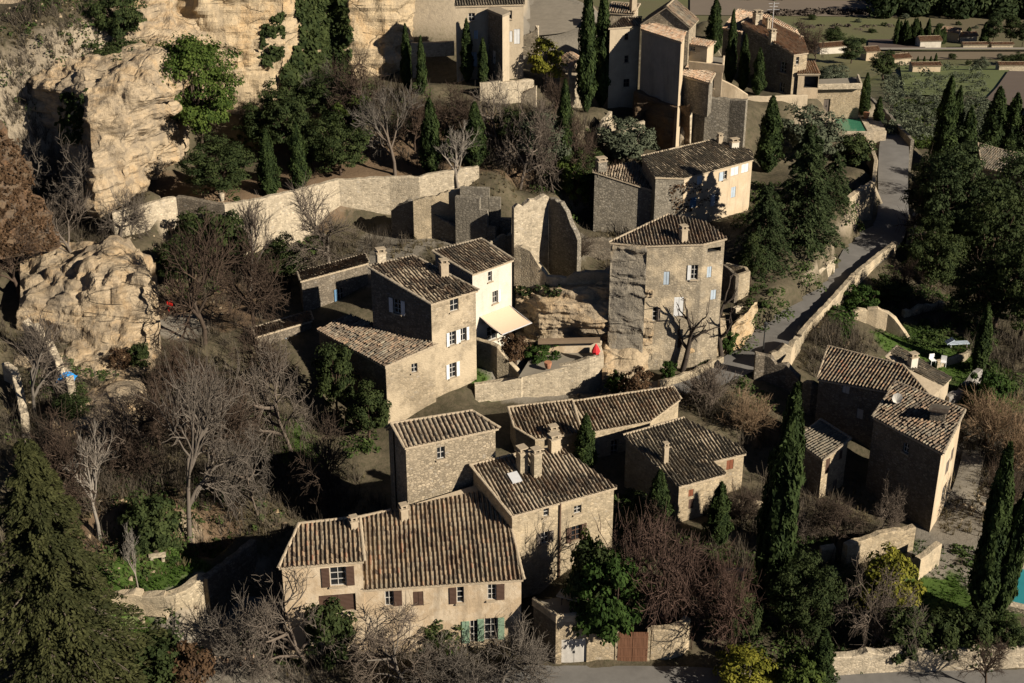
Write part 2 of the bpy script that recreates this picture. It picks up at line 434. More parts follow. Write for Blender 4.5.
def px_win(p0, p1, u0, v0, u1, v1, top=None):
    L = (p1-p0).length; e = (p1-p0)/L; n3 = Vector((e.y, -e.x, 0)); o = Vector((p0.x, p0.y, 0))
    e3 = Vector((e.x, e.y, 0))
    uc, vc = (u0+u1)/2, (v0+v1)/2
    s0 = (ray_plane(u0, vc, o, n3)-o).dot(e3); s1 = (ray_plane(u1, vc, o, n3)-o).dot(e3)
    z1 = ray_plane(uc, v0, o, n3).z; z0 = ray_plane(uc, v1, o, n3).z
    return s0, s1, z0, z1
def caps(parent, pts, mat, rad=.13, seg=.5, lift=.06, name='ridge_tiles'):
    mb = MB(); R = random.Random(int(pts[0].x*7))
    for a, b in zip(pts, pts[1:]):
        d = b-a; L = d.length
        if L < .3: continue
        d.normalize(); s = Vector((0, 0, 1)).cross(d)
        if s.length < .05: continue
        s.normalize(); up = d.cross(s)
        if up.z < 0: up = -up
        k = max(1, int(L/seg))
        for i in range(k):
            q0 = a+d*(L*i/k); q1 = a+d*(L*(i+1.08)/k); r0 = rad*R.uniform(.95, 1.15); r1 = rad*.85
            base = len(mb.v)
            for q, r in ((q0, r0), (q1, r1)):
                for t in range(6):
                    an = math.pi*t/5
                    mb.v.append(q+s*(r*math.cos(an))+up*(r*.8*math.sin(an)+lift-.05+R.uniform(-.01, .01)))
            for t in range(5):
                mb.f.append((base+t, base+t+1, base+6+t+1, base+6+t)); mb.m.append(0)
            mb.f.append(tuple(base+t for t in range(6))); mb.m.append(0)
    return mb.build(name, mat, parent)
def block(root, poly, ze, slope=.3, base=0, tile='tile_brown', wall='stone_warm', walls=None, wins=(), inset=.16,
          mess=.45, cap='mortar', lift=0, pitch=.30, roof_name='roof', nowall=(), flat=False, caps_on=None, eave_mat='mortar'):
    """poly: pixels, first edge = eave at height ze, ccw from above. wins: (edge,u0,v0,u1,v1,kind,shut,col[,frame])"""
    zA, zB = ze if isinstance(ze, tuple) else (ze, ze)
    A, B = PZ(*poly[0], zA), PZ(*poly[1], zB)
    e = (B-A).normalized(); gh = Vector((-e.y, e.x, 0)).normalized()
    s = 0 if flat else slope
    nrm = e.cross(gh+Vector((0, 0, s))).normalized(); g = nrm.cross(e).normalized()
    P = [A, B]+[ray_plane(u, v, A, nrm) for u, v in poly[2:]]
    if lift: P = [p+Vector((0, 0, lift)) for p in P]
    zpl = lambda x, y: A.z+lift-((x-A.x)*nrm.x+(y-A.y)*nrm.y)/nrm.z
    Q = inset_poly(P, inset)
    nE = len(Q)
    mb = MB(); names = []; todo = []
    for i in range(nE):
        if i in nowall: continue
        p0, p1 = Q[i], Q[(i+1) % nE]
        if (p1-p0).length < .05: continue
        wm = (walls or {}).get(i, wall)
        if wm not in names: names.append(wm)
        ww = []
        for w in wins:
            if w[0] != i: continue
            r = px_win(p0, p1, *w[1:5])
            L = (p1-p0).length
            tmin = min(zpl(p0.x, p0.y), zpl(p1.x, p1.y))
            r = (max(.05, r[0]), min(L-.05, r[1]), r[2], r[3])
            if r[1]-r[0] < .15 or r[3]-r[2] < .15: print('bad window', root.name, w, r, L); continue
            ww.append(r); todo.append((p0, p1, r, w))
        drop = .0 if flat else .1
        wall_panel(mb, p0, p1, base, zpl(p0.x, p0.y)-drop, zpl(p1.x, p1.y)-drop, ww, names.index(wm))
    wo = mb.build('wall', [M[k] for k in names], root)
    for p0, p1, r, w in todo:
        e2 = (p1-p0).normalized(); n = Vector((e2.y, -e2.x))
        window(root, p0, p1, n, *r, w[5], w[6], w[7], *(w[8:9] if len(w) > 8 else ()))
    if flat:
        rb = MB(); P2 = inset_poly(P, .05)
        b = [Vector((q.x, q.y, ze-.25)) for q in P2]; t = [Vector((q.x, q.y, ze+.02)) for q in P2]
        rb.poly(t); 
        for i in range(nE): rb.quad(b[i], b[(i+1) % nE], t[(i+1) % nE], t[i])
        ro = rb.build(roof_name, M[tile], root)
        return ro, P, Q
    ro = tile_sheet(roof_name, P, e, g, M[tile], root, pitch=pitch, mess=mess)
    eb = MB(); P2 = inset_poly(P, .04)
    t = [Vector((q.x, q.y, zpl(q.x, q.y)-.045)) for q in P2]; b = [p-Vector((0, 0, .17)) for p in t]
    eb.poly(t); eb.poly(b[::-1])
    for i in range(nE): eb.quad(b[i], b[(i+1) % nE], t[(i+1) % nE], t[i])
    eb.build('eaves', M[eave_mat], ro)
    on = caps_on if caps_on is not None else range(1, nE)
    for i in on:
        caps(ro, [P[i], P[(i+1) % nE]], M[cap])
    return ro, P, Q
def backslope(root, P, depth, slope, base, tile, wall, mess=.4, pitch=.3, cap='mortar'):
    C, D = P[2], P[3]
    d = (C-D); d.z = 0; d.normalize(); g = Vector((-d.y, d.x, 0))
    lo = min(C.z, D.z)
    A2 = C+g*depth; A2.z = C.z-slope*depth; B2 = D+g*depth; B2.z = D.z-slope*depth
    Q = [A2, B2, D, C]; e = (B2-A2).normalized(); up = (-g+Vector((0, 0, slope))); nrm = e.cross(up).normalized()
    if nrm.z < 0: nrm = -nrm
    gg = nrm.cross(e).normalized()
    ro = tile_sheet('roof', Q, e, gg, M[tile], root, mess=mess, pitch=pitch)
    mb = MB(); I = inset_poly(Q, .16)
    z = lambda p: Q[0].z-((p.x-Q[0].x)*nrm.x+(p.y-Q[0].y)*nrm.y)/nrm.z-.1
    for i in (0, 1, 3):
        p0, p1 = I[i], I[(i+1) % 4]; wall_panel(mb, p0, p1, base, z(p0), z(p1), [], 0)
    mb.build('wall', M[wall], root)
    eb = MB(); T = [x-UP0*.05 for x in Q]; Bm = [x-UP0*.2 for x in Q]; eb.poly(Bm[::-1])
    for i in range(4): eb.quad(Bm[i], Bm[(i+1) % 4], T[(i+1) % 4], T[i])
    eb.build('eaves', M[cap], ro); caps(ro, [B2, D], M[cap])
UP0 = Vector((0, 0, 1))
def house(name, label, u, v, z, cat='house', group=None):
    return thing(name, label, cat, PZ(u, v, z), group)
def chimney(parent, P, u, v, w=.7, h=1.3, d=.6, mat='stone_warm', pots=1, top='mortar', ang=.4):
    """stands on the roof plane of P at pixel u,v"""
    n = (P[1]-P[0]).cross(P[2]-P[0]).normalized()
    c = ray_plane(u, v, P[0], n)
    ex = Vector((math.cos(ang), math.sin(ang), 0)); ey = Vector((-ex.y, ex.x, 0)); up = Vector((0, 0, 1))
    mb = MB()
    mb.box(c+up*(h/2-.3), ex*(w/2), ey*(d/2), up*(h/2+.3), 0)
    mb.box(c+up*(h+.05), ex*(w/2+.07), ey*(d/2+.07), up*.05, 1)
    for k in range(pots):
        off = (k-(pots-1)/2)*.4
        for sx in (-1, 1):
            mb.box(c+up*(h+.22)+ex*(sx*w*.32), ex*.06, ey*(d*.38), up*.12, 1)
    mb.box(c+up*(h+.38), ex*(w/2+.03), ey*(d/2+.03), up*.04, 1)
    return mb.build('chimney', [M[mat], M[top]], parent)
def gable_roofs(root, A, B, depth, ze, rise, base, wall, tile, axis='along', over=.25, mess=.4, wins=(), cap='mortar'):
    """A,B front eave plan (Vector), interior to the left of A->B. axis 'along': ridge parallel to AB"""
    A = Vector((A.x, A.y, ze)); B = Vector((B.x, B.y, ze)); e = (B-A); L = e.length; e.normalize(); g = Vector((-e.y, e.x, 0)); up = Vector((0, 0, 1))
    C, D = B+g*depth, A+g*depth
    mb = MB(); Q = [Vector((p.x, p.y)) for p in (A, B, C, D)]
    todo = []
    for i in range(4):
        p0, p1 = Q[i], Q[(i+1) % 4]; ww = []
        for w in wins:
            if w[0] == i:
                r = px_win(p0, p1, *w[1:5]); ww.append(r); todo.append((p0, p1, r, w))
        wall_panel(mb, p0, p1, base, ze, ze, [r for r in ww if r[3] < ze], 0)
        if (axis == 'along') == (i % 2 == 1):
            m_ = (p0+p1)/2; mb.poly([Vector((p0.x, p0.y, ze)), Vector((p1.x, p1.y, ze)), Vector((m_.x, m_.y, ze+rise-.05))])
    mb.build('wall', [M[wall]], root)
    for p0, p1, r, w in todo:
        e2 = (p1-p0).normalized(); window(root, p0, p1, Vector((e2.y, -e2.x)), *r, w[5], w[6], w[7])
    if axis == 'along':
        r0, r1 = (A+D)/2+up*rise, (B+C)/2+up*rise; ex, gx, hw, hl = e, g, depth/2, L
        sides = [(A, B, r1, r0, e, g), (C, D, r0, r1, -e, -g)]
    else:
        r0, r1 = (A+B)/2+up*rise, (D+C)/2+up*rise
        sides = [(B, C, r1, r0, g, -e), (D, A, r0, r1, -g, e)]
        hw = L/2
    k = rise/hw; first = None
    for (p, q, s, t, ee, gg) in sides:
        p2, q2 = p-ee*over-gg*over-up*(k*over), q+ee*over-gg*over-up*(k*over)
        s2, t2 = s+ee*over, t-ee*over
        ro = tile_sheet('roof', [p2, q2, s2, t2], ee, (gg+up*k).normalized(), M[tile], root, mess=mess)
        eb = MB(); T = [x-up*.05 for x in (p2, q2, s2, t2)]; Bm = [x-up*.12 for x in T]
        eb.poly(Bm[::-1])
        for i in range(4): eb.quad(Bm[i], Bm[(i+1) % 4], T[(i+1) % 4], T[i])
        eb.build('eaves', M[cap], ro)
        first = first or ro
    caps(first, [r0, r1], M[cap])
    return first
def gwall(name, label, pts, thick=.5, drop=1.5, mat='stone_warm', ragged=.12, cat='wall', group=None, step=.5, cope=None, side=1, holes=()):
    """free-standing or retaining wall; pts = (u, v_top, z_top) or Vector tops. thickness goes to the left of its run * side"""
    T = [p if isinstance(p, Vector) else PZ(*p) for p in pts]
    fine = []
    for a, b in zip(T, T[1:]):
        n = max(1, int((b-a).to_2d().length/step))
        for i in range(n): fine.append(a.lerp(b, i/n))
    fine.append(T[-1])
    lo = drop if callable(drop) else (lambda p: p.z-drop)
    vs, fs = [], []
    L = len(fine)
    for i, p in enumerate(fine):
        d = (fine[min(i+1, L-1)]-fine[max(i-1, 0)]); d.z = 0; d.normalize()
        nn = Vector((-d.y, d.x, 0))*side
        j = mnoise.noise(Vector((p.x*.9, p.y*.9, 3)))*ragged*1.6+random.uniform(-1, 1)*ragged*.5
        wob = mnoise.noise(Vector((p.x*.5, p.y*.5, 9)))*ragged*.2
        zb = lo(p); f = p+nn*wob
        zt = p.z+j
        vs += [Vector((f.x, f.y, zb)), Vector((f.x, f.y, zb+(zt-zb)*.5))+nn*(wob*.6), Vector((f.x, f.y, zt-.06)), Vector((f.x, f.y, zt))+nn*.06]
        b = f+nn*thick
        vs += [Vector((b.x, b.y, zt+random.uniform(-.4, .4)*ragged))-nn*.05, Vector((b.x, b.y, zb))]
    for i in range(L-1):
        for k in range(5):
            q = (i*6+k, (i+1)*6+k, (i+1)*6+k+1, i*6+k+1)
            fs.append(q if side > 0 else q[::-1])
    fs.append(tuple(range(6))[::-1] if side > 0 else tuple(range(6))); e = (L-1)*6
    fs.append(tuple(range(e, e+6)) if side > 0 else tuple(range(e, e+6))[::-1])
    loc = (T[0]+T[-1])/2; loc.z = lo(T[0])
    o = mk(name, vs, fs, M[mat], None, loc)
    setp(o, label, cat, group, 'thing')
    return o
def cwall(name, label, p0, p1, tops, thick=.55, drop=6, mat='stone_old', ragged=.22, cat='ruin', side=1):
    return gwall(name, label, [Vector((p0.x+(p1.x-p0.x)*f, p0.y+(p1.y-p0.y)*f, z)) for f, z in tops], thick, lambda p: min(p0.z, p1.z)-drop, mat, ragged, cat, side=side, step=.35)
def resample(pts, n):
    us = [p[0] for p in pts]
    out = []
    for i in range(n):
        t = i/(n-1)*(len(pts)-1); k = min(int(t), len(pts)-2); f = t-k
        a, b = pts[k], pts[k+1]; f = f*f*(3-2*f)*.5+f*.5
        out.append(a.lerp(b, f))
    return out
def cliff(name, rows, mat='rock', nu=120, nv=60, amp=.9, strata=.5, kind='structure', label=None, cat=None, seed=0, freq=.22, blocky=.3):
    """rows: polylines bottom -> top -> back, each a list of (u, v, z) or ('Y',u,v,Y) or Vector"""
    def cv(p):
        if isinstance(p, Vector): return p
        if p[0] == 'Y': return PY(*p[1:])
        return PZ(*p)
    RW = [resample([cv(p) for p in r], nu) for r in rows]
    grid = []
    for i in range(nu):
        colm = [r[i] for r in RW]; cs = []
        for j in range(nv):
            t = j/(nv-1)*(len(colm)-1); k = min(int(t), len(colm)-2); f = t-k
            p0, p1, p2, p3 = colm[max(k-1, 0)], colm[k], colm[k+1], colm[min(k+2, len(colm)-1)]
            sp = .5*((2*p1)+(p2-p0)*f+(2*p0-5*p1+4*p2-p3)*f*f+(3*p1-p0-3*p2+p3)*f**3)
            cs.append(sp.lerp(p1.lerp(p2, f), .5))
        grid.append(cs)
    vs = []
    for i in range(nu):
        for j in range(nv):
            p = grid[i][j]
            du = grid[min(i+1, nu-1)][j]-grid[max(i-1, 0)][j]; dv = grid[i][min(j+1, nv-1)]-grid[i][max(j-1, 0)]
            n = du.cross(dv)
            n = n.normalized() if n.length > 1e-6 else Vector((0, -1, 0))
            q = Vector((p.x, p.y, p.z*1.3+seed*17))
            f = mnoise.fractal(q*freq, 1.0, 2.1, 6, noise_basis='PERLIN_ORIGINAL')
            st = mnoise.noise(Vector((p.x*.07+seed, p.y*.07, p.z*1.15+f*.6)))
            st2 = mnoise.noise(Vector((p.x*.15+seed, p.y*.15, p.z*3.1+f)))
            cell = mnoise.voronoi(Vector((p.x*.35, p.y*.35, p.z*.5+seed)))[0]
            bl = min(.5, cell[1]-cell[0])
            d = f*amp+(max(-.25, min(.35, st*1.6)))*strata+st2*strata*.25+(bl-.25)*blocky
            edge = min(1, min(i, nu-1-i)/4+.15)
            vs.append(p+n*(d*edge))
    fs = [(i*nv+j, (i+1)*nv+j, (i+1)*nv+j+1, i*nv+j+1) for i in range(nu-1) for j in range(nv-1)]
    loc = grid[nu//2][0]
    o = mk(name, vs, fs, M[mat], None, loc)
    setp(o, label, cat, None, kind)
    return o
# ------------------------------------------------------------------ ground
CTRL = [(0,683,3),(100,660,2),(200,650,0),(300,660,0),(400,665,0),(500,662,0),(560,672,0),(640,672,0),(700,672,0),(760,680,0),(850,676,0),(930,676,0),(1000,676,0),(1060,676,0),
(520,640,0),(440,640,.3),(340,640,.6),
(620,600,2.0),(700,600,1.2),(600,560,2.5),(690,525,2),(760,560,1.2),(640,500,2.5),(780,600,.8),(760,640,.4),
(850,570,1.5),(920,550,1.5),(950,600,1),(1000,610,1),(1060,600,1),(900,640,.8),(1000,645,.8),(880,530,1.5),(940,530,1.5),(985,480,2),(990,420,2.6),(1060,420,2),(960,390,3),(930,330,3.5),(900,300,4),(870,310,4),(965,300,1),(1010,300,0),(1000,250,-1),(1060,300,-1),(950,220,0),(1010,200,-2),(960,170,-2),
(860,470,2),(800,470,2),(845,430,3),(760,440,3),(725,412,4.2),(700,400,4.8),
(640,388,5),(700,378,5),(730,362,5.2),(760,345,5.9),(800,315,6.2),(850,255,5.6),(870,235,5.4),(885,215,5),(885,190,4.7),(885,170,4.5),(882,150,4.2),(880,130,4),(886,110,3.5),
(908,265,1.8),(915,235,1),(912,210,1),(912,180,0),(918,150,-1),(910,120,-2),
(780,290,8.5),(810,240,9.5),(840,200,9.5),(850,170,9),(800,180,10),(760,240,10),(840,150,8),(820,128,7),(850,120,6),(750,280,8),
(690,366,5),(720,352,5.4),(655,385,5),(625,390,4.8),
(560,396,4),(530,394,4),(590,389,4.2),(600,384,4.4),(510,350,7.6),(500,400,4),(485,372,6),
(740,226,9),(690,226,9),(620,243,8.6),(565,243,9.5),(600,225,8.2),(630,228,8.2),(655,222,8.4),(395,232,10),(420,228,10),(450,230,10),(530,250,11.5),(700,250,9),
(480,270,10.5),(430,240,10.5),(380,262,10),(330,265,9.5),(300,300,8.5),(250,295,8.5),(200,330,8),(230,380,6.5),(180,420,6),(280,440,4.2),(350,450,3.2),(380,475,2.5),(230,330,8.2),(180,300,8.5),(190,265,9.3),(240,262,9),(300,250,9),(360,240,9.8),
(330,500,3),(240,500,4.6),(150,500,6),(100,500,7),(50,450,8),(100,420,7.5),(30,370,9),(70,385,8.6),(150,378,8),(120,560,4.6),(150,588,4.1),(190,570,4.1),(240,535,4.2),(60,560,5),(0,560,5.5),(0,450,9),(-60,450,10),(-60,300,14),
(120,592,4.0),(150,592,4.0),(180,586,4.0),(200,574,4.1),(215,625,.2),(150,645,.2),(240,600,.3),(230,560,1.0),(275,600,.3),
(180,240,10),(60,335,9.3),(100,335,9.3),(30,335,9.6),(60,312,10),(100,312,10),(30,312,10.2),(130,330,9),
(150,192,16),(200,190,15),(250,188,14.5),(300,178,14.5),(350,170,14.5),(400,168,14.5),(450,163,15),(400,130,17),(350,110,19),(300,130,17),(450,110,18.5),(420,90,20),(480,80,20),(520,75,20),(520,130,16.5),(560,110,18),(560,165,13.5),(620,150,13),(530,190,12),(600,110,17),(490,170,14.5),
(550,20,22),(530,4,22.5),(575,30,22),(640,140,13.5),(617,105,16.5),(720,100,15),(770,95,14),(740,60,16),(710,20,18),(800,92,13),(660,60,18),(855,95,7.5),(830,60,4),(870,70,0)]
CP3 = [PZ(*c) for c in CTRL]
XYZ = [tuple(PY(*q)) for q in ((545,287,132),(575,287,132.5),(600,286,132),(525,287,132),(50,242,130),(100,240,131),(0,242,129),(140,236,131),(560,360,116.6),(590,358,117),(540,350,119.5),(570,350,120),(600,350,119.5),(560,335,122.5),(590,333,122.5))]+[(-60,150,31),(-48,152,31.5),(-75,150,32),(-60,180,44),(-30,180,44),(-8,185,42),(-90,175,44),(0,186,30),(-70,130,20),(-70,100,12),(-60,80,6),(-45,60,3),(-20,60,-1),(0,60,-1),(20,60,-1),(40,60,-1),(-70,60,4),
(55,80,1),(60,100,1),(70,120,0),(75,150,-3),(80,180,-8),(70,200,-9),(55,205,-6),(50,190,-3),(20,200,14),(30,200,8),(5,200,22),(-20,205,38),(-60,210,42)]
CPT = np.array([tuple(p) for p in CP3]+XYZ, dtype=float)
def far_z(x, y):
    prof = np.interp(y, [180, 205, 230, 260, 300, 380, 490, 570, 700, 1200, 2500, 6000, 12000], [0, -2, -8, -15, -25, -44, -68, -76.5, -78, -80, -60, 40, 60])
    left = np.interp(x, [-40, 25], [1, 0])
    ridge = np.interp(y, [180, 230, 320, 520, 700], [40, 30, -10, -70, -78])
    return prof*(1-left)+ridge*left
def ground_np(x, y):
    x = np.asarray(x, float); y = np.asarray(y, float)
    sh = x.shape; xf, yf = x.ravel(), y.ravel(); out = np.empty_like(xf)
    for a in range(0, len(xf), 20000):
        dx = xf[a:a+20000, None]-CPT[None, :, 0]; dy = yf[a:a+20000, None]-CPT[None, :, 1]
        w = 1/((dx*dx+dy*dy+.6)**1.9)
        out[a:a+20000] = (w*CPT[None, :, 2]).sum(1)/w.sum(1)
    edge = np.interp(xf, [20, 36, 50], [218, 206, 196])
    f = np.clip((yf-edge)/22, 0, 1); f = f*f*(3-2*f)
    fx = np.clip((np.abs(xf-0)-80)/60, 0, 1)
    fz = far_z(xf, yf)
    out = out*(1-f)+fz*f
    return out.reshape(sh)
def ground(x, y): return float(ground_np(np.array([x]), np.array([y]))[0])
def on_ground(u, v, t0=70, t1=900):
    r = ray(u, v); ts = np.concatenate([np.linspace(t0, 260, 500), np.linspace(261, t1, 500)])
    xs, ys, zs = r.x*ts, r.y*ts, CH+r.z*ts
    h = ground_np(xs, ys); k = np.argmax(zs < h)
    if k == 0: k = 1
    a, b = zs[k-1]-h[k-1], zs[k]-h[k]; f = a/(a-b) if a != b else 0
    t = ts[k-1]+(ts[k]-ts[k-1])*min(1, max(0, f))
    x, y = r.x*t, r.y*t
    return Vector((x, y, ground(x, y)))
def ground_mat():
    m, nt, b = newmat('ground'); w = coords(nt)
    z = N(nt, 'ShaderNodeAttribute', attribute_name='zone'); sx = nt.nodes.new('ShaderNodeSeparateColor'); nt.links.new(z.outputs['Color'], sx.inputs[0])
    n1 = noise(nt, w, .35, 6, .7); n2 = noise(nt, w, 2.2, 5, .75)
    dry = mix(nt, ramp(nt, n1, [(.35, G(0)), (.65, G(1))]), (.06, .05, .032), (.115, .094, .06))
    dry = mix(nt, ramp(nt, n2, [(.45, G(0)), (.7, G(.8))]), dry, (.038, .040, .019))
    grass = mix(nt, n2, (.030, .062, .010), (.075, .115, .025))
    soil = mix(nt, n2, (.085, .055, .032), (.17, .12, .075))
    pav = mix(nt, n2, (.13, .115, .09), (.23, .205, .165))
    wob = mathn(nt, 'MULTIPLY', mathn(nt, 'SUBTRACT', n1, .5), .9)
    def msk(s): return ramp(nt, mathn(nt, 'ADD', s, wob), [(.42, G(0)), (.58, G(1))])
    c = mix(nt, msk(sx.outputs[1]), dry, soil); c = mix(nt, msk(sx.outputs[0]), c, grass); c = mix(nt, msk(sx.outputs[2]), c, pav)
    g = nt.nodes.new('ShaderNodeNewGeometry'); sp = nt.nodes.new('ShaderNodeSeparateXYZ'); nt.links.new(g.outputs['Normal'], sp.inputs[0])
    steep = ramp(nt, mathn(nt, 'ADD', sp.outputs['Z'], mathn(nt, 'MULTIPLY', mathn(nt, 'SUBTRACT', n2, .5), .25)), [(.50, G(1)), (.66, G(0))])
    rockc = mix(nt, n2, (.13, .11, .085), (.40, .33, .23))
    ps = nt.nodes.new('ShaderNodeSeparateXYZ'); nt.links.new(g.outputs['Position'], ps.inputs[0])
    c = mix(nt, steep, c, rockc)
    far = ramp(nt, mathn(nt, 'DIVIDE', ps.outputs['Y'], 1000.0), [(.25, G(0)), (.42, G(1))])
    nf = noise(nt, w, .012, 5, .6)
    fc = mix(nt, ramp(nt, nf, [(.4, G(0)), (.6, G(1))]), (.12, .10, .06), (.11, .115, .05))
    c = mix(nt, far, c, fc)
    nt.links.new(c, b.inputs['Base Color'])
    bump(nt, b, n2, .8, .12)
    return m
ZONES = [  # u, v, radius m, channel (0 grass, 1 leaf litter, 2 paving)
(150,575,3.5,0),(180,568,2.5,0),(130,582,3,0),(165,560,2,0),(900,556,1.6,0),(925,550,1.4,0),(940,590,3.2,0),(960,605,3,0),(925,600,2.5,0),(985,600,2.5,0),(900,345,2.5,0),(915,335,2.2,0),(935,365,3,0),(925,350,2.5,0),(980,395,3.2,0),(985,380,3,0),(870,300,2,0),(890,300,2,0),(486,372,2,0),(280,440,3,0),(262,432,2,0),(300,450,2,0),(955,350,3,0),(905,370,2,0),
(230,188,3,1),(250,187,3,1),(200,189,3,1),(165,190,2.5,1),(310,180,4,1),(350,171,4,1),(390,167,4,1),(430,163,4,1),(280,186,3,1),(190,310,4,1),(210,300,4,1),(175,325,3,1),(230,315,3,1),(110,520,4,1),(135,545,3,1),(200,520,3,1),(170,505,3,1),(500,150,5,1),(450,130,4,1),
(240,640,5,2),(215,650,4,2),(270,650,5,2),(960,500,3,2),(955,480,3,2),(965,520,3,2),(950,540,2.5,2),(975,460,3,2),(970,440,2.5,2),(930,560,1.8,2),(400,240,4,2),(380,262,4,2),(490,255,4,2),(560,240,3,2),(545,20,10,2),(560,30,8,2),(530,10,8,2),(180,330,2.5,2),(570,362,4,2),(545,364,3,2),(520,358,3,2),(1000,580,3,2),(1015,585,3,2)]
def build_ground():
    def lines(lo, a, b, hi, d):
        mid = list(np.arange(a, b, d)); out = mid[:]; s = d
        x = b
        while x < hi: out.append(x); s *= 1.22; x += s
        out.append(hi); s = d; x = a-d
        while x > lo: out.insert(0, x); s *= 1.22; x -= s
        out.insert(0, lo); return np.array(out)
    X = lines(-6000, -75, 85, 6000, .9); Y = lines(-1500, 62, 225, 12000, .9)
    gx, gy = np.meshgrid(X, Y, indexing='ij'); gz = ground_np(gx, gy)
    nx, ny = len(X), len(Y)
    near = (gy < 230)&(np.abs(gx) < 90)
    for i in range(nx):
        for j in range(ny):
            if near[i, j]:
                p = Vector((gx[i, j]*.35, gy[i, j]*.35, 0)); gz[i, j] += mnoise.fractal(p, 1, 2, 3)*.16
            elif gy[i, j] < 480 and gy[i, j] > 225: gz[i, j] += mnoise.fractal(Vector((gx[i, j]*.05, gy[i, j]*.05, 2)), 1, 2, 4)*1.6
    # keep the ground under the roads and terraces
    for poly, zz in FLATS:
        P = np.array([(p.x, p.y) for p in poly]); c = P.mean(0)
        P = c+(P-c)*1.02
        ins = np.zeros(gx.shape, bool); n = len(P); k = n-1
        for i in range(n):
            xi, yi, xk, yk = P[i][0], P[i][1], P[k][0], P[k][1]
            cond = ((yi > gy) != (yk > gy)) & (gx < (xk-xi)*(gy-yi)/((yk-yi) if yk != yi else 1e-9)+xi)
            ins ^= cond; k = i
        zf = zz(gx, gy) if callable(zz) else zz
        gz = np.where(ins, np.minimum(gz, zf-.12), gz)
    vs = np.stack([gx, gy, gz], -1).reshape(-1, 3)
    idx = np.arange(nx*ny).reshape(nx, ny)
    fs = np.stack([idx[:-1, :-1], idx[1:, :-1], idx[1:, 1:], idx[:-1, 1:]], -1).reshape(-1, 4)
    me = bpy.data.meshes.new('ground'); me.from_pydata(vs.tolist(), [], fs.tolist())
    col = np.zeros((nx*ny, 4), np.float32); col[:, 3] = 1
    for u, v, r, ch in ZONES:
        p = on_ground(u, v); d = np.hypot(vs[:, 0]-p.x, vs[:, 1]-p.y)
        col[:, ch] = np.maximum(col[:, ch], np.clip(1.15-d/r*.6, 0, 1)*(d < r*1.9))
    a = me.color_attributes.new('zone', 'FLOAT_COLOR', 'POINT'); a.data.foreach_set('color', col.ravel())
    me.polygons.foreach_set('use_smooth', [True]*len(me.polygons))
    me.materials.append(ground_mat())
    o = link('ground', me); o['kind'] = 'structure'
    return o
FLATS = []
def strip(name, rows, mat, kind='structure', lift=.03, flat=True):
    """rows of (left, right) points: a sheet running along a road"""
    L = [r[0] for r in rows]; R = [r[1] for r in rows]
    # smooth with Catmull-Rom
    def cr(P):
        out = []
        for k in range(len(P)-1):
            p0, p1, p2, p3 = P[max(k-1, 0)], P[k], P[k+1], P[min(k+2, len(P)-1)]
            for i in range(6):
                f = i/6; out.append(.5*((2*p1)+(p2-p0)*f+(2*p0-5*p1+4*p2-p3)*f*f+(3*p1-p0-3*p2+p3)*f**3))
        return out+[P[-1]]
    L, R = cr(L), cr(R); vs = []; fs = []; K = 6
    for a, b in zip(L, R):
        for k in range(K+1):
            p = a.lerp(b, k/K); vs.append(Vector((p.x, p.y, p.z+lift+.05*math.sin(math.pi*k/K))))
    n = len(L)
    for i in range(n-1):
        for k in range(K):
            a = i*(K+1)+k; fs.append((a, a+1, a+K+2, a+K+1))
    o = mk(name, vs, fs, mat, None, None, smooth=True); o['kind'] = kind
    for a, b in zip(range(n-1), range(1, n)):
        z = min(L[a].z, L[b].z)
        FLATS.append(([L[a], R[a], R[b], L[b]], z))
    return o
# ------------------------------------------------------------------ houses
UP = Vector((0, 0, 1))
# long farmhouse in front
YB1 = PZ(363, 590, 5.9).y
H = house('farmhouse', 'long ochre plaster farmhouse in front with striped tile roof and brown shutters', 420, 640, 0)
za = z_row(YB1-.05, 561)
roA, PA, QA = block(H, [(278,568),(364.5,561.3),(360,516.8),(299,523.5)], za, .35, -1, 'tile_orange', 'plaster_ochre', mess=.35, pitch=.325,
      wins=[(0,330,567,346,586,'win','lr','brown_paint'),(0,319,594.5,356,612,'board','','brown_paint')])
roB, PB, QB = block(H, [(361,590.1),(524,579.5),(499,477),(391,510),(358.5,517)], 5.9, .35, -1, 'tile_orange', 'plaster_ochre', mess=.3, pitch=.325, caps_on=[1,3],
      wins=[(0,385,591,393.5,606,'win','R','brown_paint'),(0,413,591.5,423.5,606,'closed','','brown_paint'),(0,456.8,586.8,464,603,'win','L','brown_paint'),(0,487.6,584.3,496,600,'win','R','brown_paint'),
            (0,484.5,618,497.5,640,'win','lr','green_paint'),(0,470,620.5,478,642,'win','L','green_paint')])
backslope(H, PA, 2.2, .8, -1, 'tile_orange', 'plaster_ochre', pitch=.325)  # unseen back roof, added to cast shade on the courtyard retaining wall
chimney(roA, PA, 354, 527, .5, .5, .45, 'mortar', 1)
chimney(roB, PB, 404, 518, .55, .8, .5, 'mortar', 1)
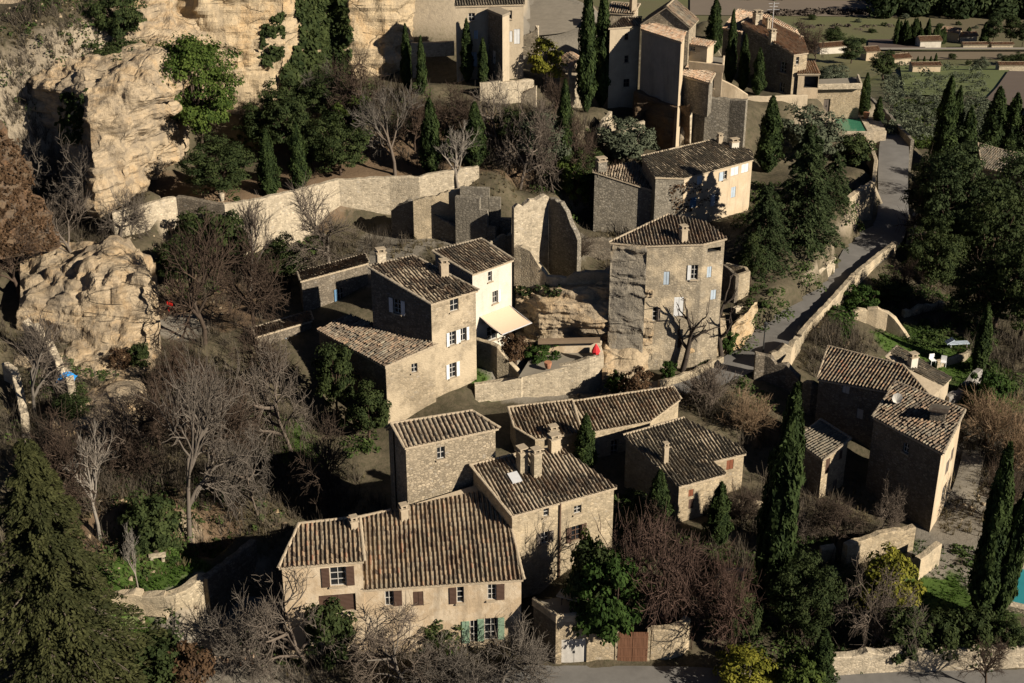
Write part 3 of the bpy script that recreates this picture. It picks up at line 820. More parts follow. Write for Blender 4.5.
# middle house with the twin chimneys
H = house('stone_house', 'two storey ochre house with tall double chimneys and grey shutters behind the striped roof', 560, 560, 2.5)
z2 = 8.7
roC, PC, QC = block(H, [(511.5,516),(618,487),(561.5,447),(524,452),(470,465)], z2, .32, 1.0, 'tile_brown', 'stone_warm', mess=.45, caps_on=[2,3,4], pitch=.29,
      walls={0: 'stone_rose'}, wins=[(0,543.5,508,549,516.5,'win','','grey_paint'),(0,541,532,549,543.5,'win','lr','grey_paint'),(0,574,505.5,581.5,513.5,'win','',None),(0,571.5,525.5,581,540.5,'win','lr','brown_paint','frame_brown')])
chimney(roC, PC, 522, 470, .65, 1.6, .7, 'stone_old', 1, ang=.5)
chimney(roC, PC, 536, 475, .65, 1.9, .6, 'stone_old', 1, ang=.5)
chimney(roC, PC, 554, 450, .8, 1.0, .6, 'stone_old', 1, ang=.5)
mb = MB(); p = ray_plane(514.5, 478.5, PC[0], (PC[1]-PC[0]).cross(PC[2]-PC[0]).normalized()); ex = (PC[1]-PC[0]).normalized(); nn = ex.cross((PC[2]-PC[0])).normalized(); ey = nn.cross(ex)
mb.box(p+nn*.12, ex*.4, ey*.5, nn*.06); mb.build('skylight', M['zinc'], roC)
mb = MB(); q0, q1 = QC[0], QC[1]; e2 = (q1-q0).normalized(); n2 = Vector((e2.y, -e2.x)); q = q0+(q1-q0)*.46+n2*.1
mb.tube([Vector((q.x, q.y, z2-.1)), Vector((q.x, q.y, 2))], .07, 6); mb.build('downpipe', M['frame_brown'], H)
# barn-like tall house behind the farmhouse
H = house('stone_barn', 'plain rubble stone house with one small window and ridged brown roof above the farmhouse', 450, 500, 2.5)
roD, PD, QD = block(H, [(404.5,448),(500,428),(472,410.5),(391,423.5)], 12.9, .36, 1.0, 'tile_brown', 'stone_barn', mess=.35, pitch=.36, wins=[(0,437,447,445,459,'win','',None)])
backslope(H, PD, 1.6, .8, 1, 'tile_brown', 'stone_barn', pitch=.36)
# low range with two long roofs
H = house('long_house', 'long low ochre house with two rust tiled roofs below the garden wall', 610, 470, 2.5)
roE, PE, QE = block(H, [(591,431.8),(651,421),(681,399),(673,386.5),(571,401.5)], 6.3, .3, 1.0, 'tile_orange', 'stone_rose', mess=.35, wins=[(0,611,440,618,457,'win','',None)], caps_on=[2,3,4], pitch=.31)
P0 = PZ(591, 431.8, 6.3); 
roE2, PE2, QE2 = block(H, [(535,440.5),(582,433),(572,401),(508,408.5),(514,428)], 6.3, .3, 1.0, 'tile_orange', 'stone_warm', mess=.6, pitch=.31, lift=.12)
chimney(roE2, PE2, 553, 436, .7, .6, .6, 'stone_old', 1)
# house with big grey roof right of it
H = house('stone_house', 'ochre stone house under a broad grey tile roof with two stacked small windows', 690, 522, 2.0)
roF, PF, QF = block(H, [(679,487),(726.5,474),(714.5,461),(623,435)], 5.5, .3, .5, 'tile_grey', 'stone_warm', mess=.5, caps_on=[], pitch=.29, wins=[(0,688.5,489.5,693.5,496.5,'closed','','red_paint'),(0,688.5,499,693.5,508.5,'closed','','brown_paint')])
nF = (PF[1]-PF[0]).cross(PF[2]-PF[0]).normalized()
pq = [ray_plane(u, v, PF[0], nF) for u, v in [(714.5,461),(747,452.5),(684,417.5),(624,434.5)]]
zq = pq[0].z
roF2, PF2, QF2 = block(H, [(714.5,461),(747,453.5),(740,445),(684,417.5),(623.5,434.8)], zq, .3, .5, 'tile_grey', 'stone_warm', mess=.5, caps_on=[3], pitch=.29, wins=[(0,726.5,460,733.5,469.5,'closed','','red_paint')])
chimney(roF, PF, 665, 462, .4, 1.4, .4, 'mortar', 1)
# tower house
H = house('tower_house', 'tall square stone house with white shutters and old brown roof beside the white house', 450, 412, 3)
roG, PG, QG = block(H, [(431,304),(479,290),(413.5,255.5),(367,266)], 14.5, .3, 2.0, 'tile_brown', 'stone_tower', walls={3: 'stone_shaded'}, mess=.85, pitch=.29, cap='mortar_dull',
      wins=[(0,450,299,458.5,311,'win','',None),(0,449.5,331.5,455.5,345,'win','lr','white_paint'),(0,460.5,328,466,341,'win','lr','white_paint'),(0,449.5,363,456,377.5,'win','lr','white_paint'),(0,453,390,456,394.5,'hole','',None),
            (3,393.5,299.5,401,313.5,'win','lr','white_paint')])
chimney(roG, PG, 444, 275, .7, 1.1, .6, 'mortar', 1)
chimney(roG, PG, 381, 262, .8, .9, .6, 'stone_pale', 1)
roG2, PG2, QG2 = block(H, [(316,329.5),(385,367),(438,344.3),(350,314.5)], 9.7, .22, 1.0, 'tile_brown', 'stone_tower', walls={0: 'stone_shaded'}, mess=.9, pitch=.29, cap='mortar', caps_on=[1], wins=[(1,411.5,363.5,417.5,372.5,'win','',None)])
gp = [p+UP*1.0 for p in (PG2[0], PG2[3])]
# wing behind in shade
H2 = house('stone_house', 'shaded stone wing with a blue shutter left of the tall square house', 320, 300, 9)
roG3, PG3, QG3 = block(H2, [(300,281),(369,262.5),(365,254),(297,272)], 11.8, -.12, 6.0, 'tile_brown', 'stone_shaded', mess=.8, cap='mortar_dull', wins=[(0,337.5,288,344,300,'win','l','deepblue_paint')])
H3 = house('stone_house', 'low stone house coloured dark for shade, with pale blue shutters at the foot of the bare trees', 300, 380, 6)
roG4, PG4, QG4 = block(H3, [(255,337),(313,320),(310,311),(252,328)], 9.0, -.12, 3.0, 'tile_brown', 'stone_shaded', mess=.8, cap='mortar_dull', wins=[(0,289,336,295,352,'win','lr','blue_paint')])
# white house with awning
H = house('white_house', 'white plastered house with grey tiled roof and a beige awning', 500, 345, 8)
roH, PH, QH = block(H, [(472.5,274.5),(514.5,259.5),(481.5,238.5),(432,250.7)], 15.0, .3, 6.5, 'tile_brown', 'plaster_white', walls={3: 'plaster_grey'}, mess=.6, pitch=.29, cap='mortar_dull',  # grey side wall puts its shade into the white plaster
      wins=[(0,488,271.5,492,281.5,'win','',None),(0,492.5,291,497.5,303,'win','r','white_paint'),(0,487,326,497,340,'door','',None,'frame_white')])
q0, q1 = QH[0], QH[1]; e2 = (q1-q0).normalized(); e3 = Vector((e2.x, e2.y, 0)); n3 = Vector((e2.y, -e2.x, 0)); o3 = Vector((q0.x, q0.y, 0))
a0 = ray_plane(479.7, 317, o3, n3); a1 = ray_plane(509.5, 305, o3, n3); za_ = (a0.z+a1.z)/2; a0.z = a1.z = za_
aw = thing('awning', 'beige cloth awning stretched out over the white house terrace', 'awning', a0)
dn = n3*3.0-UP*.75
mb = MB(); K = 8; t_ = .03
for i in range(K):
    f0, f1 = i/K, (i+1)/K
    s0, s1 = -.10*math.sin(math.pi*f0), -.10*math.sin(math.pi*f1)
    b = [a0+dn*f0+UP*s0+n3*.03, a0+dn*f1+UP*s1+n3*.03, a1+dn*f1+UP*s1+n3*.03, a1+dn*f0+UP*s0+n3*.03]
    mb.hexa([x-UP*t_ for x in b], b)
mb.build('cloth', M['cloth'], aw)
mb = MB(); mb.tube([a0+dn, a1+dn], .05, 6); mb.tube([a0+n3*.05, a0+dn*.95], .03, 5); mb.tube([a1+n3*.05, a1+dn*.95], .03, 5); mb.build('frame', M['zinc'], aw)
# big house on the rock
H = house('stone_house', 'large bulging stone house with pale blue shutters standing on layered rock by the road', 690, 366, 5)
roI, PI_, QI = block(H, [(646,245.5),(704,243.7),(728,238),(706,221.5),(668.6,214),(609,242)], 17.5, .3, 3.5, 'tile_brown', 'stone_patchy', walls={5: 'rock_grey', 4: 'stone_shaded'}, mess=.5, caps_on=[4], pitch=.29,
      wins=[(0,663.5,271.5,669.5,285,'closed','','blue_paint'),(0,691,265,698,279.5,'win','l','white_paint'),(0,673.8,297,683.6,316.5,'closed','','white_paint'),(0,677.5,338,682,348,'closed','','brown_paint'),
            (0,652.5,307.6,657.5,321,'win','r','grey_paint'),(1,707,266.6,711.5,277.5,'closed','','blue_paint'),(1,710.7,290,716,299.5,'closed','','blue_paint'),(1,707.5,247.5,721,252,'hole','',None)])
zt5 = min(PI_[5].z, PI_[0].z)-.35
def plan_cliff(name, p0, p1, levels, mat, amp, strata, seed, over=.3, **kw):
    e = (p1-p0).normalized(); n = Vector((e.y, -e.x)); L = (p1-p0).length
    rows = [[Vector((p0.x+e.x*s+n.x*off, p0.y+e.y*s+n.y*off, z)) for s in np.linspace(-over, L+over, 7)] for z, off in levels]
    return cliff(name, rows, mat, 70, 110, amp, strata, seed=seed, **kw)
plan_cliff('rock_face', QI[5], QI[0], [(4, 1.3), (8, .9), (10.5, .62), (13.5, .5), (zt5, .42), (zt5+.06, .0)], 'rock_grey', .14, .3, 9, .12, blocky=.35, freq=.6)
chimney(roI, PI_, 683, 240, .6, 1.0, .6, 'mortar', 1)
# upper house above it
H = house('stone_house', 'cream house with pale shutters and a long grey roof above the bulging house', 740, 226, 9)
roJ, PJ, QJ = block(H, [(685,178),(754,159.5),(752,150),(713.5,139.5),(641,156),(655,177)], 14.9, .28, 7.5, 'tile_grey', 'plaster_cream', walls={5: 'stone_grey', 4: 'stone_grey', 3: 'stone_grey'}, mess=.75, cap='mortar', caps_on=[3], pitch=.29,
      wins=[(0,697,176,702,184.5,'closed','','blue_paint'),(0,723,171,727,179.5,'win','L','blue_paint'),(0,731,167,738.5,175.5,'closed','','white_paint'),(0,741.5,164,748.5,172.5,'closed','','white_paint'),
            (0,714.5,193.5,718.5,204.5,'win','L','blue_paint'),(0,731,187,735.5,197.5,'closed','','blue_paint'),(0,690,197.5,696.5,207.5,'closed','','deepblue_paint')])
chimney(roJ, PJ, 719.5, 143, .5, .7, .5, 'mortar', 1); chimney(roJ, PJ, 734, 147, .9, .6, .6, 'plaster_white', 1)
roJ2, PJ2, QJ2 = block(H, [(591.5,170.5),(656,191),(668.5,188),(634,160)], (15.4, 13.4), .2, 6.0, 'tile_brown', 'stone_grey', mess=.8, cap='mortar', caps_on=[1], pitch=.29, wins=[(1,659,190.5,662.5,200,'win','',None)])
chimney(roJ2, PJ2, 601, 170, 1.0, 1.0, .8, 'stone_grey', 1)
# tall grey house
H = house('tall_house', 'tall grey rendered house with a bare shaded front wall', 660, 103, 18)
roK, PK, QK = block(H, [(640.5,29),(682,42.5),(686.5,32),(643,19.5)], 26, .3, 12, 'tile_pink', 'plaster_grey', walls={1: 'plaster_cream'}, mess=.5, cap='mortar', caps_on=[2])  # grey front beside cream side: sun and shade put into the plaster colour
zk = z_row(157, 102)
KCAVE = (QK[0], QK[1], zk)
roK2, PK2, QK2 = block(H, [(608,28),(641.5,25.5),(642,17),(622,17)], 26, .25, 15, 'tile_brown', 'plaster_beige', mess=.6, cap='mortar_dull', caps_on=[2],
      wins=[(0,624.5,33.5,628.5,40,'win','',None,'frame_brown'),(0,624.5,55.5,628.5,62.5,'win','',None,'frame_brown'),(0,623.5,79,629.5,87,'win','',None,'frame_brown')])
H = house('gabled_house', 'gabled stone house with one attic window rising behind the tall grey wall', 664, 40, 22)
A = PY(643,19.5,162); B = PY(689,28.5,160.3); zg = (A.z+B.z)/2
gable_roofs(H, A, B, 4.0, zg, 2.0, 19, 'stone_barn', 'tile_brown', 'depth', wins=[(0,662.5,18,667,24,'win','',None)])
H = house('stone_house', 'narrow pale house block with chimney left of the gabled roof', 628, 20, 22)
roK3, PK3, QK3 = block(H, [(606,12),(634,14),(640,4),(612,2)], z_row(176, 12), .2, 15, 'tile_brown', 'stone_pale', mess=.6)
chimney(roK3, PK3, 633, 10, .7, 1.6, .7, 'mortar', 1)
# stepped small houses right of it
H = house('stone_house', 'small stone outbuilding with a rosy lean-to roof beside the tall grey house', 695, 100, 15)
block(H, [(681,75),(710,83.5),(715,73.5),(688,64.5)], 21.5, .25, 17.5, 'tile_pink', 'stone_grey', mess=.5, cap='mortar', pitch=.29)
H = house('terrace_house', 'cream flat roofed house with a roof terrace and one window beside the rosy lean-to', 712, 90, 16)
block(H, [(689,64),(724,68),(725,58),(694,55)], 22.0, 0, 12, 'paving', 'plaster_cream', flat=True, wins=[(0,709,76,714,88,'win','',None)])
gwall('parapet', 'low cream parapet around the roof terrace of the flat roofed house', [(689,61,22.9),(724,65,22.9),(725,55.5,22.9)], .25, .9, 'plaster_cream', .03)
H = house('stone_house', 'little cream house with a single square window behind the roof terrace', 696, 55, 18)
block(H, [(683,43.5),(708,47),(716,42),(688,37)], 24.3, .15, 14, 'tile_pink', 'plaster_cream', mess=.4, cap='mortar', caps_on=[2], wins=[(0,690,45.5,695,51,'win','',None)])
# right upper house
H = house('stone_house', 'stone house with rosy roofs and grey blue shutters on the village edge', 770, 95, 14)
roL, PL, QL = block(H, [(794,54.5),(809,52.5),(803,37),(757,14),(741,23)], 19.2, .25, 11, 'tile_pink', 'stone_warm', walls={4: 'stone_grey'}, mess=.5, cap='mortar', caps_on=[2,3], pitch=.29,
      wins=[(4,780.5,62,786.5,73,'win','lr','grey_paint'),(4,779.5,82.5,784.5,92.5,'win','',None),(0,796,57,799,64.5,'win','',None)])
chimney(roL, PL, 772, 40, .7, 1.0, .7, 'stone_pale', 1); chimney(roL, PL, 757, 24, 1.0, 1.4, .8, 'stone_pale', 1); chimney(roL, PL, 768, 28, .5, .9, .5, 'mortar', 1)
mb = MB(); pA = ray_plane(772, 30, PL[0], (PL[1]-PL[0]).cross(PL[2]-PL[0]).normalized())
mb.tube([pA, pA+UP*3.6], .04, 5)
for k, l in ((3.4, .7), (3.0, .55), (2.6, .8)): mb.tube([pA+UP*k-Vector((l, 0, 0)), pA+UP*k+Vector((l, .2, 0))], .025, 4)
mb.build('antenna', M['zinc'], roL)
block(H, [(797,73.5),(821,73.5),(815,61),(803,61)], 16.8, .15, 13.5, 'tile_pink', 'plaster_cream', mess=.3, cap='mortar', caps_on=[], wins=[(0,804,76,819,88,'hole','',None)], roof_name='porch_roof')
H = house('stone_house', 'rosy roofed stone house partly hidden behind the village edge house', 740, 30, 16)
block(H, [(722,28),(742,33),(762,14),(738,9)], 20.4, .2, 11, 'tile_pink', 'stone_grey', mess=.5, cap='mortar', caps_on=[2])
H = house('stone_house', 'rearmost rosy roof of the village with a dark open loft end', 790, 45, 14)
block(H, [(786,37),(803,39.5),(797,30),(766,14),(758,18)], 20.0, .2, 11, 'tile_pink', 'stone_warm', mess=.5, cap='mortar', caps_on=[2])
H = house('pool_house', 'square pale stone pool house with flat roof terrace and one door', 835, 113, 6)
block(H, [(809,88),(862.5,87.2),(859,77.5),(812,79.5)], 10.4, 0, 4.5, 'paving', 'stone_pale', flat=True, walls={0: 'stone_warm'}, wins=[(0,823.5,99,830,112,'board','','grey_paint')])
gwall('parapet', 'stone coping edge around the pool house roof terrace', [(809,84.5,11.1),(862.5,83.5,11.1),(859,74,11.1)], .3, .75, 'stone_pale', .03)
H = house('lean_to', 'red tiled lean-to roof in the garden below the village edge house', 800, 122, 8)
block(H, [(776,125),(826,122),(822,108.5),(775,113)], 9.2, .22, 6, 'tile_red', 'plaster_beige', mess=.35, cap='tile_red' if False else 'mortar', caps_on=[])
# top left house
H = house('stone_house', 'pale three storey house under the cliff with white doors and protruding bay darkened for shade', 485, 76, 20)
block(H, [(454,6),(525,4),(524,-8),(456,-7)], 28.6, .25, 17, 'tile_grey', 'plaster_beige', mess=.4, cap='mortar', caps_on=[], wins=[(0,468.5,13,475,21,'win','',None),(0,508,10.5,512,19,'win','',None,'frame_white'),(0,470.5,52,477,67,'board','','blue_paint'),(0,507,31,512.5,42,'closed','','white_paint'),(0,514,29,520,44,'closed','','white_paint'),(0,474,30.5,478,39,'closed','','blue_paint')])
block(H, [(486.5,9),(502.5,15.5),(511,11.8),(496,5)], z_row(158.5, 14), 0, 17, 'mortar_dull', 'stone_shaded', flat=True, walls={1: 'plaster_beige'}, wins=[(0,492,50.5,495.5,64,'board','','door_pale')], roof_name='bay_roof')
# belvedere gazebo
H = house('gazebo', 'small open loggia with gabled tile roof on pale stone base below the tall cypresses', 580, 104, 16.5)
A = PZ(568, 68.5, 21.6); B = PZ(593, 66.5, 21.6)
L3 = (B-A).length; e = (B-A).normalized(); e.z = 0; g = Vector((-e.y, e.x, 0)); d = 3.6
mb = MB(); zb = 14.5; zm = z_row(A.y, 77)
for (p, q) in ((A+e*.25+g*.25, B-e*.25+g*.25), (B-e*.25+g*.25, B-e*.25+g*d), (B-e*.25+g*d, A+e*.25+g*d), (A+e*.25+g*d, A+e*.25+g*.25)):
    n_ = Vector(((q-p).y, -(q-p).x, 0)).normalized()
    mb.quad(Vector((p.x, p.y, zb)), Vector((q.x, q.y, zb)), Vector((q.x, q.y, zm)), Vector((p.x, p.y, zm)))
c_ = (A+B)/2+g*(d/2); mb.box(Vector((c_.x, c_.y, zm-.1)), e*(L3/2-.2), g*(d/2-.1), UP*.1); mb.build('base', M['stone_pale'], H)
for sx in (.35, L3-.35):
    for sy in (.4, d-.2):
        mb = MB(); p = A+e*sx+g*sy; mb.box(Vector((p.x, p.y, (zm+21.6)/2)), e*.18, g*.18, UP*((21.6-zm)/2)); mb.build('pillar', M['stone_pale'], H)
mb = MB(); mb.poly([Vector((A.x, A.y, 21.5))+e*.1+g*.3, Vector((B.x, B.y, 21.5))-e*.1+g*.3, (A+B)/2+g*.3+UP*.85]); mb.build('pediment', M['plaster_cream'], H)
mid = (A+B)/2
for s in (1, -1):
    E = (B if s > 0 else A)
    p, q = (B, B+g*d) if s > 0 else (A+g*d, A)
    r0, r1 = mid+UP*1.0, mid+g*d+UP*1.0
    out = e*s*.25-UP*.16
    poly = [p+out-(g*.2 if s > 0 else -g*.2), q+out+(g*.2 if s > 0 else -g*.2), (r1+g*.2 if s > 0 else r0-g*.2), (r0-g*.2 if s > 0 else r1+g*.2)]
    ee = g if s > 0 else -g; gg = ((mid-E).normalized()*(L3/2)+UP*1.0).normalized()
    ro = tile_sheet('roof', poly, ee, gg, M['tile_pink'], H, mess=.3)
# right-hand houses below the road
H = house('stone_house', 'long striped roof house in shade with two grey shuttered windows below the road wall', 850, 437, 2.5)
roN, PN, QN = block(H, [(817,379),(890.5,392),(929,394.5),(903,365),(828,346)], (7.6, 8.6), .33, 1.0, 'tile_orange', 'stone_shaded', mess=.35, caps_on=[2,3,4], pitch=.325, wins=[(0,842,385,849.5,393.5,'closed','','door_pale'),(0,856.5,409,863,419,'closed','','door_pale')])  # neighbour's shadow put into the wall colour and the tilted eave
H = house('stone_house', 'low house with a mottled grey roof and chimney in front of the green terraces', 930, 380, 3)
roO, PO, QO = block(H, [(932,397),(952,378),(897,346),(885,357),(903,366)], 6.6, .25, 1.0, 'tile_grey', 'plaster_beige', mess=.7, cap='mortar_dull', caps_on=[2], pitch=.29)
chimney(roO, PO, 912, 366, .7, .9, .6, 'plaster_white', 1)
H = house('stone_house', 'tall dark walled house with a patchy rosy grey roof and small dormer on the right', 905, 530, 1.5)
roP, PP, QP = block(H, [(872,416.5),(943,454),(965,410),(896,381.5)], 8.9, .22, -.5, 'tile_brown', 'stone_shaded', walls={1: 'plaster_cream'}, mess=.9, cap='mortar_dull', pitch=.29,
      wins=[(1,946,462,948.5,472,'closed','','grey_paint'),(1,951,450,953,459,'closed','','grey_paint'),(1,942,487,945,500,'win','',None),(1,948,480,950,490,'win','',None),(0,903,443,909,453,'win','',None)])
nP = (PP[1]-PP[0]).cross(PP[2]-PP[0]).normalized()
c = ray_plane(938, 418, PP[0], nP); ex = (PP[1]-PP[0]).normalized(); ey = nP.cross(ex)
mb = MB(); mb.box(c+UP*.35, Vector((.55, -.2, 0)), Vector((.2, .45, 0)), UP*.45); mb.box(c+UP*.85, Vector((.7, -.25, 0)), Vector((.25, .6, 0)), UP*.05, 1); mb.build('dormer', [M['stone_shaded'], M['tile_brown']], roP)
c = ray_plane(896, 404, PP[0], nP); mb = MB()
for i in range(8):
    a, b = 2*math.pi*i/8, 2*math.pi*(i+1)/8
    mb.hexa([c+UP*.2]*2+[c+UP*.2+Vector((.45*math.cos(a), -.1+.1*math.sin(a), .45*math.sin(a)+.4)), c+UP*.2+Vector((.45*math.cos(b), -.1+.1*math.sin(b), .45*math.sin(b)+.4))],
            [c+UP*.22]*2+[c+UP*.23+Vector((.45*math.cos(a), -.17+.1*math.sin(a), .45*math.sin(a)+.4)), c+UP*.23+Vector((.45*math.cos(b), -.17+.1*math.sin(b), .45*math.sin(b)+.4))])
mb.build('satellite_dish', M['frame_white'], roP)
H = house('stone_house', 'small square stone house with a pyramid-like grey brown roof behind the leaning cypress', 822, 500, 1.8)
roQ, PQ, QQ = block(H, [(794,439.5),(823,460.5),(851,438.5),(821,419.5)], 5.8, .25, .3, 'tile_grey', 'stone_shaded', walls={1: 'stone_warm'}, mess=.6, cap='mortar_dull', pitch=.29,
      wins=[(1,825.5,459,829.5,473,'closed','','brown_paint'),(1,839.5,450.5,842.5,459,'closed','','brown_paint'),(1,832.5,480,836.5,494,'closed','','grey_paint')])
H = house('stone_house', 'low house with a pale stone roof at the right edge behind the cypress pair', 1000, 165, -1)
block(H, [(982,168),(1045,182),(1050,160),(1003,150),(978,143)], 3.2, .2, -4, 'tile_grey', 'stone_grey', mess=.8, cap='mortar')
# ------------------------------------------------------------------ roads
def VZ(u, v, z): return PZ(u, v, z)
wallR = [(802,335,7.0),(810,325,7.0),(830,304,6.8),(857,273.7,6.6),(897,242,6.4)]
WR = [PZ(*p) for p in wallR]
def atz(p, z): return Vector((p.x, p.y, z))
strip('road', [(VZ(606,393,4.4), VZ(620,402,4.4)), (VZ(660,380,4.9), VZ(690,396,4.7)), (VZ(722,358,5.3), VZ(752,372,5.3)), (VZ(748,336,5.8), VZ(786,352,5.9)), (VZ(772,317,6.0), atz(WR[1], 6.0)), (VZ(800,299,6.0), atz(WR[2], 5.9)),
               (VZ(828,276,5.8), atz(WR[3], 5.7)), (VZ(850,240,5.5), atz(WR[4], 5.4)), (VZ(874,223,5.2), VZ(908,224,5.0)), (VZ(878,200,4.9), VZ(908,200,4.8)), (VZ(878,175,4.6), VZ(908,176,4.5)), (VZ(879,150,4.3), VZ(909,152,4.3)), (VZ(880,131,4.0), VZ(905,134,4.0)), (VZ(868,108,3.8), VZ(884,112,3.8)), (VZ(858,92,3.2), VZ(868,94,3.2))], M['asphalt'])
strip('road', [(VZ(190,760,-.1), VZ(190,800,-.1)) if False else (VZ(455,668,0), VZ(455,700,0)), (VZ(520,666,0), VZ(520,700,0)), (VZ(600,666,0), VZ(600,700,0)), (VZ(690,667,0), VZ(690,705,0)), (VZ(760,672,0), VZ(760,710,0)), (VZ(840,671,0), VZ(840,705,0)), (VZ(930,668,0), VZ(930,700,0)), (VZ(1060,664,0), VZ(1060,700,0))], M['asphalt'])
strip('courtyard', [(VZ(205,628,.25), VZ(195,668,.1)), (VZ(235,600,.35), VZ(250,668,.1)), (VZ(275,600,.35), VZ(310,665,.1)), (VZ(300,630,.2), VZ(350,665,.1))], M['paving'])
strip('square', [(VZ(522,24,22), VZ(535,36,22)), (VZ(530,6,22.3), VZ(572,30,22.2)), (VZ(540,-8,22.6), VZ(590,8,22.4))], M['paving'])
strip('footpath', [(VZ(948,500,1.9), VZ(975,500,1.9)), (VZ(957,475,2.2), VZ(980,478,2.2)), (VZ(963,450,2.5), VZ(985,452,2.5))], M['paving'])
mb = MB(); P = [PZ(518,378,6.9), PZ(603,358,7.1), PZ(601,342,7.1), PZ(536,349,7.1)]; mb.poly(P); o = mb.build('terrace_ground', M['paving']); o['kind'] = 'structure'; FLATS.append((P, 6.8))
FLATS.append(([PZ(470,412,3.9), PZ(606,396,4.3), PZ(606,390,4.3), PZ(470,405,3.9)], 4.1))
# ------------------------------------------------------------------ walls
gwall('retaining_wall', 'broken stone retaining wall with dark arch beside the big fir', [(100,597,4.3),(120,596,4.3),(141,596.5,4.3)], .8, 6, 'stone_old', .25)
gwall('arch_lintel_wall', 'stone wall piece bridging the low dark arch beside the fir', [(141,596.5,4.3),(152,597,4.3),(164,598,4.2)], .8, 1.7, 'stone_old', .2)
gwall('retaining_wall', 'tall pale end of the retaining wall right of the dark arch', [(164,598,4.2),(185,590,4.3),(203,578.5,4.4),(207.5,580,4.3)], .8, 6, 'stone_old', .2)
gwall('retaining_wall', 'long shaded retaining wall running back beside the farmhouse courtyard', [(207.5,580,4.3),(232,558,4.4),(256,540,4.4)], .6, 6, 'stone_shaded', .15)
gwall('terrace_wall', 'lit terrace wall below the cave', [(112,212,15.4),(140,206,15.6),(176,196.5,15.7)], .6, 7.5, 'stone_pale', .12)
gwall('terrace_wall', 'shaded return of the terrace wall below the round oak', [(176,196.5,15.7),(224.5,205,15.2)], .6, 7.5, 'stone_shaded', .06)
gwall('terrace_wall', 'long lit terrace wall under the garden cypresses', [(224.5,205,15.2),(256,200,15.0),(300,190,15.0),(339,180,15.0),(389,177.5,15.0)], .6, 7, 'stone_pale', .08)
gwall('terrace_wall', 'upper garden wall behind the stepped ruin', [(389,177.5,15.0),(419,176.5,15.2),(450,171,15.4),(479,166.5,15.5)], .5, 7, 'stone_pale', .1)
B0, B1 = PZ(391,209,13), PZ(458,226,12.3)
cwall('ruin_wall', 'shaded ruined gable wall left of the stepped ruin', B0, B1, [(0,13.0),(.15,13.7),(.3,14.3),(.38,14.0),(.5,13.5),(.6,13.5),(.72,12.8),(.85,12.5),(1,11.9)], .5, 7, 'stone_grey')
A0, A1 = PZ(413,199.5,14.8), PZ(460,188,15.9)
cwall('ruin_wall', 'lit plastered ruin wall leading to the stepped gable', A0, A1, [(0,14.6),(.25,15.0),(.5,15.1),(.75,15.6),(1,15.9)], .5, 8, 'stone_rose', .12)
cwall('ruin_pier', 'small lit stone pier standing behind the white house ridge', PZ(469,232,11.8), PZ(477,230,11.8), [(0,12.2),(.5,12.6),(1,12.0)], .6, 3, 'stone_pale', .2)
cwall('ruin_wall', 'low broken wall closing the ruined court above the white house', PZ(486,246,11.2), PZ(512,238,11.4), [(0,11.0),(.2,11.8),(.45,11.3),(.7,12.2),(1,11.7)], .5, 3, 'stone_old', .3)
def stepped(name, label, pts, thick, zb, mat):
    mb = MB()
    T = [PZ(*p) for p in pts]
    d = (T[-1]-T[0]); d.z = 0; L = d.length; d.normalize(); n = Vector((-d.y, d.x, 0))*thick
    o = T[0]
    for a, b in zip(T[::2], T[1::2]):
        sa, sb = (a-o).dot(d), (b-o).dot(d); zt = (a.z+b.z)/2
        p, q = o+d*sa, o+d*sb
        mb.hexa([Vector((x.x, x.y, zb)) for x in (p, q, q+n, p+n)], [Vector((x.x, x.y, zt)) for x in (p, q, q+n, p+n)])
    ob = mb.build(name, M[mat], None, Vector((o.x, o.y, zb))); return setp(ob, label, 'ruin')
stepped('ruin_gable', 'front stepped ruin wall with dark face and pale cut ends', [(455,197,15.6),(478,201,15.6),(478,209,14.4),(487,211,14.4),(487,226,12.6),(495,228,12.6)], .6, 8, 'stone_grey')
stepped('ruin_gable', 'rear stepped ruin wall higher than the one before it', [(460,188,16.2),(488,192.5,16.2),(488,199,15.2),(499.5,202,15.2),(499.5,217,13),(511,219.5,13)], .6, 9, 'stone_grey')
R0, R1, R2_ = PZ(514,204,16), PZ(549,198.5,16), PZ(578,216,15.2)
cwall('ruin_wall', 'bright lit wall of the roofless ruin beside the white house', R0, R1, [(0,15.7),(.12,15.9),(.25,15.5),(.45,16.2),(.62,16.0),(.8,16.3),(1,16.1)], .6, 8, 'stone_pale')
cwall('ruin_wall', 'shaded side wall of the roofless ruin facing the rock', R1, R2_, [(0,16.1),(.2,16.2),(.4,15.8),(.6,15.2),(.75,14.3),(.9,13.6),(1,12.6)], .6, 8, 'stone_grey')  # greyer than the sunlit wall, its shade put into the stone colour
gwall('ruin_wall', 'crumbling orange stone wall fragment with a small square hole', [PY(514,246,121.5), PY(521,246,121.3), PY(530,249,121), PY(537,262,120.7), PY(546,274,120.4)], .6, 4, 'stone_old', .2, 'ruin')
gwall('ruin_wall', 'low ruined parapet along the edge of the rock shelf', [PY(546,274,120.4), PY(560,275,120.3), PY(566,279,120.2), PY(573,274,120), PY(590,272.5,119.6), PY(609,271.5,119.2)], .6, 2.5, 'stone_old', .25, 'ruin')
gwall('ruin_wall', 'dark back wall of the ruined court under the upper house', [PY(548,247,134), PY(575,240,136), PY(612,240,136)], .5, 4.5, 'stone_shaded', .2, 'ruin')
gwall('garden_wall', 'bright garden retaining wall below the awning terrace', [(475,385,5.85),(500,381.5,6.0),(521,379,6.1),(523,374,6.5),(560,366.5,7.0),(590,359,7.6),(604,354.5,7.8)], .6, 4.5, 'stone_pale', .05)
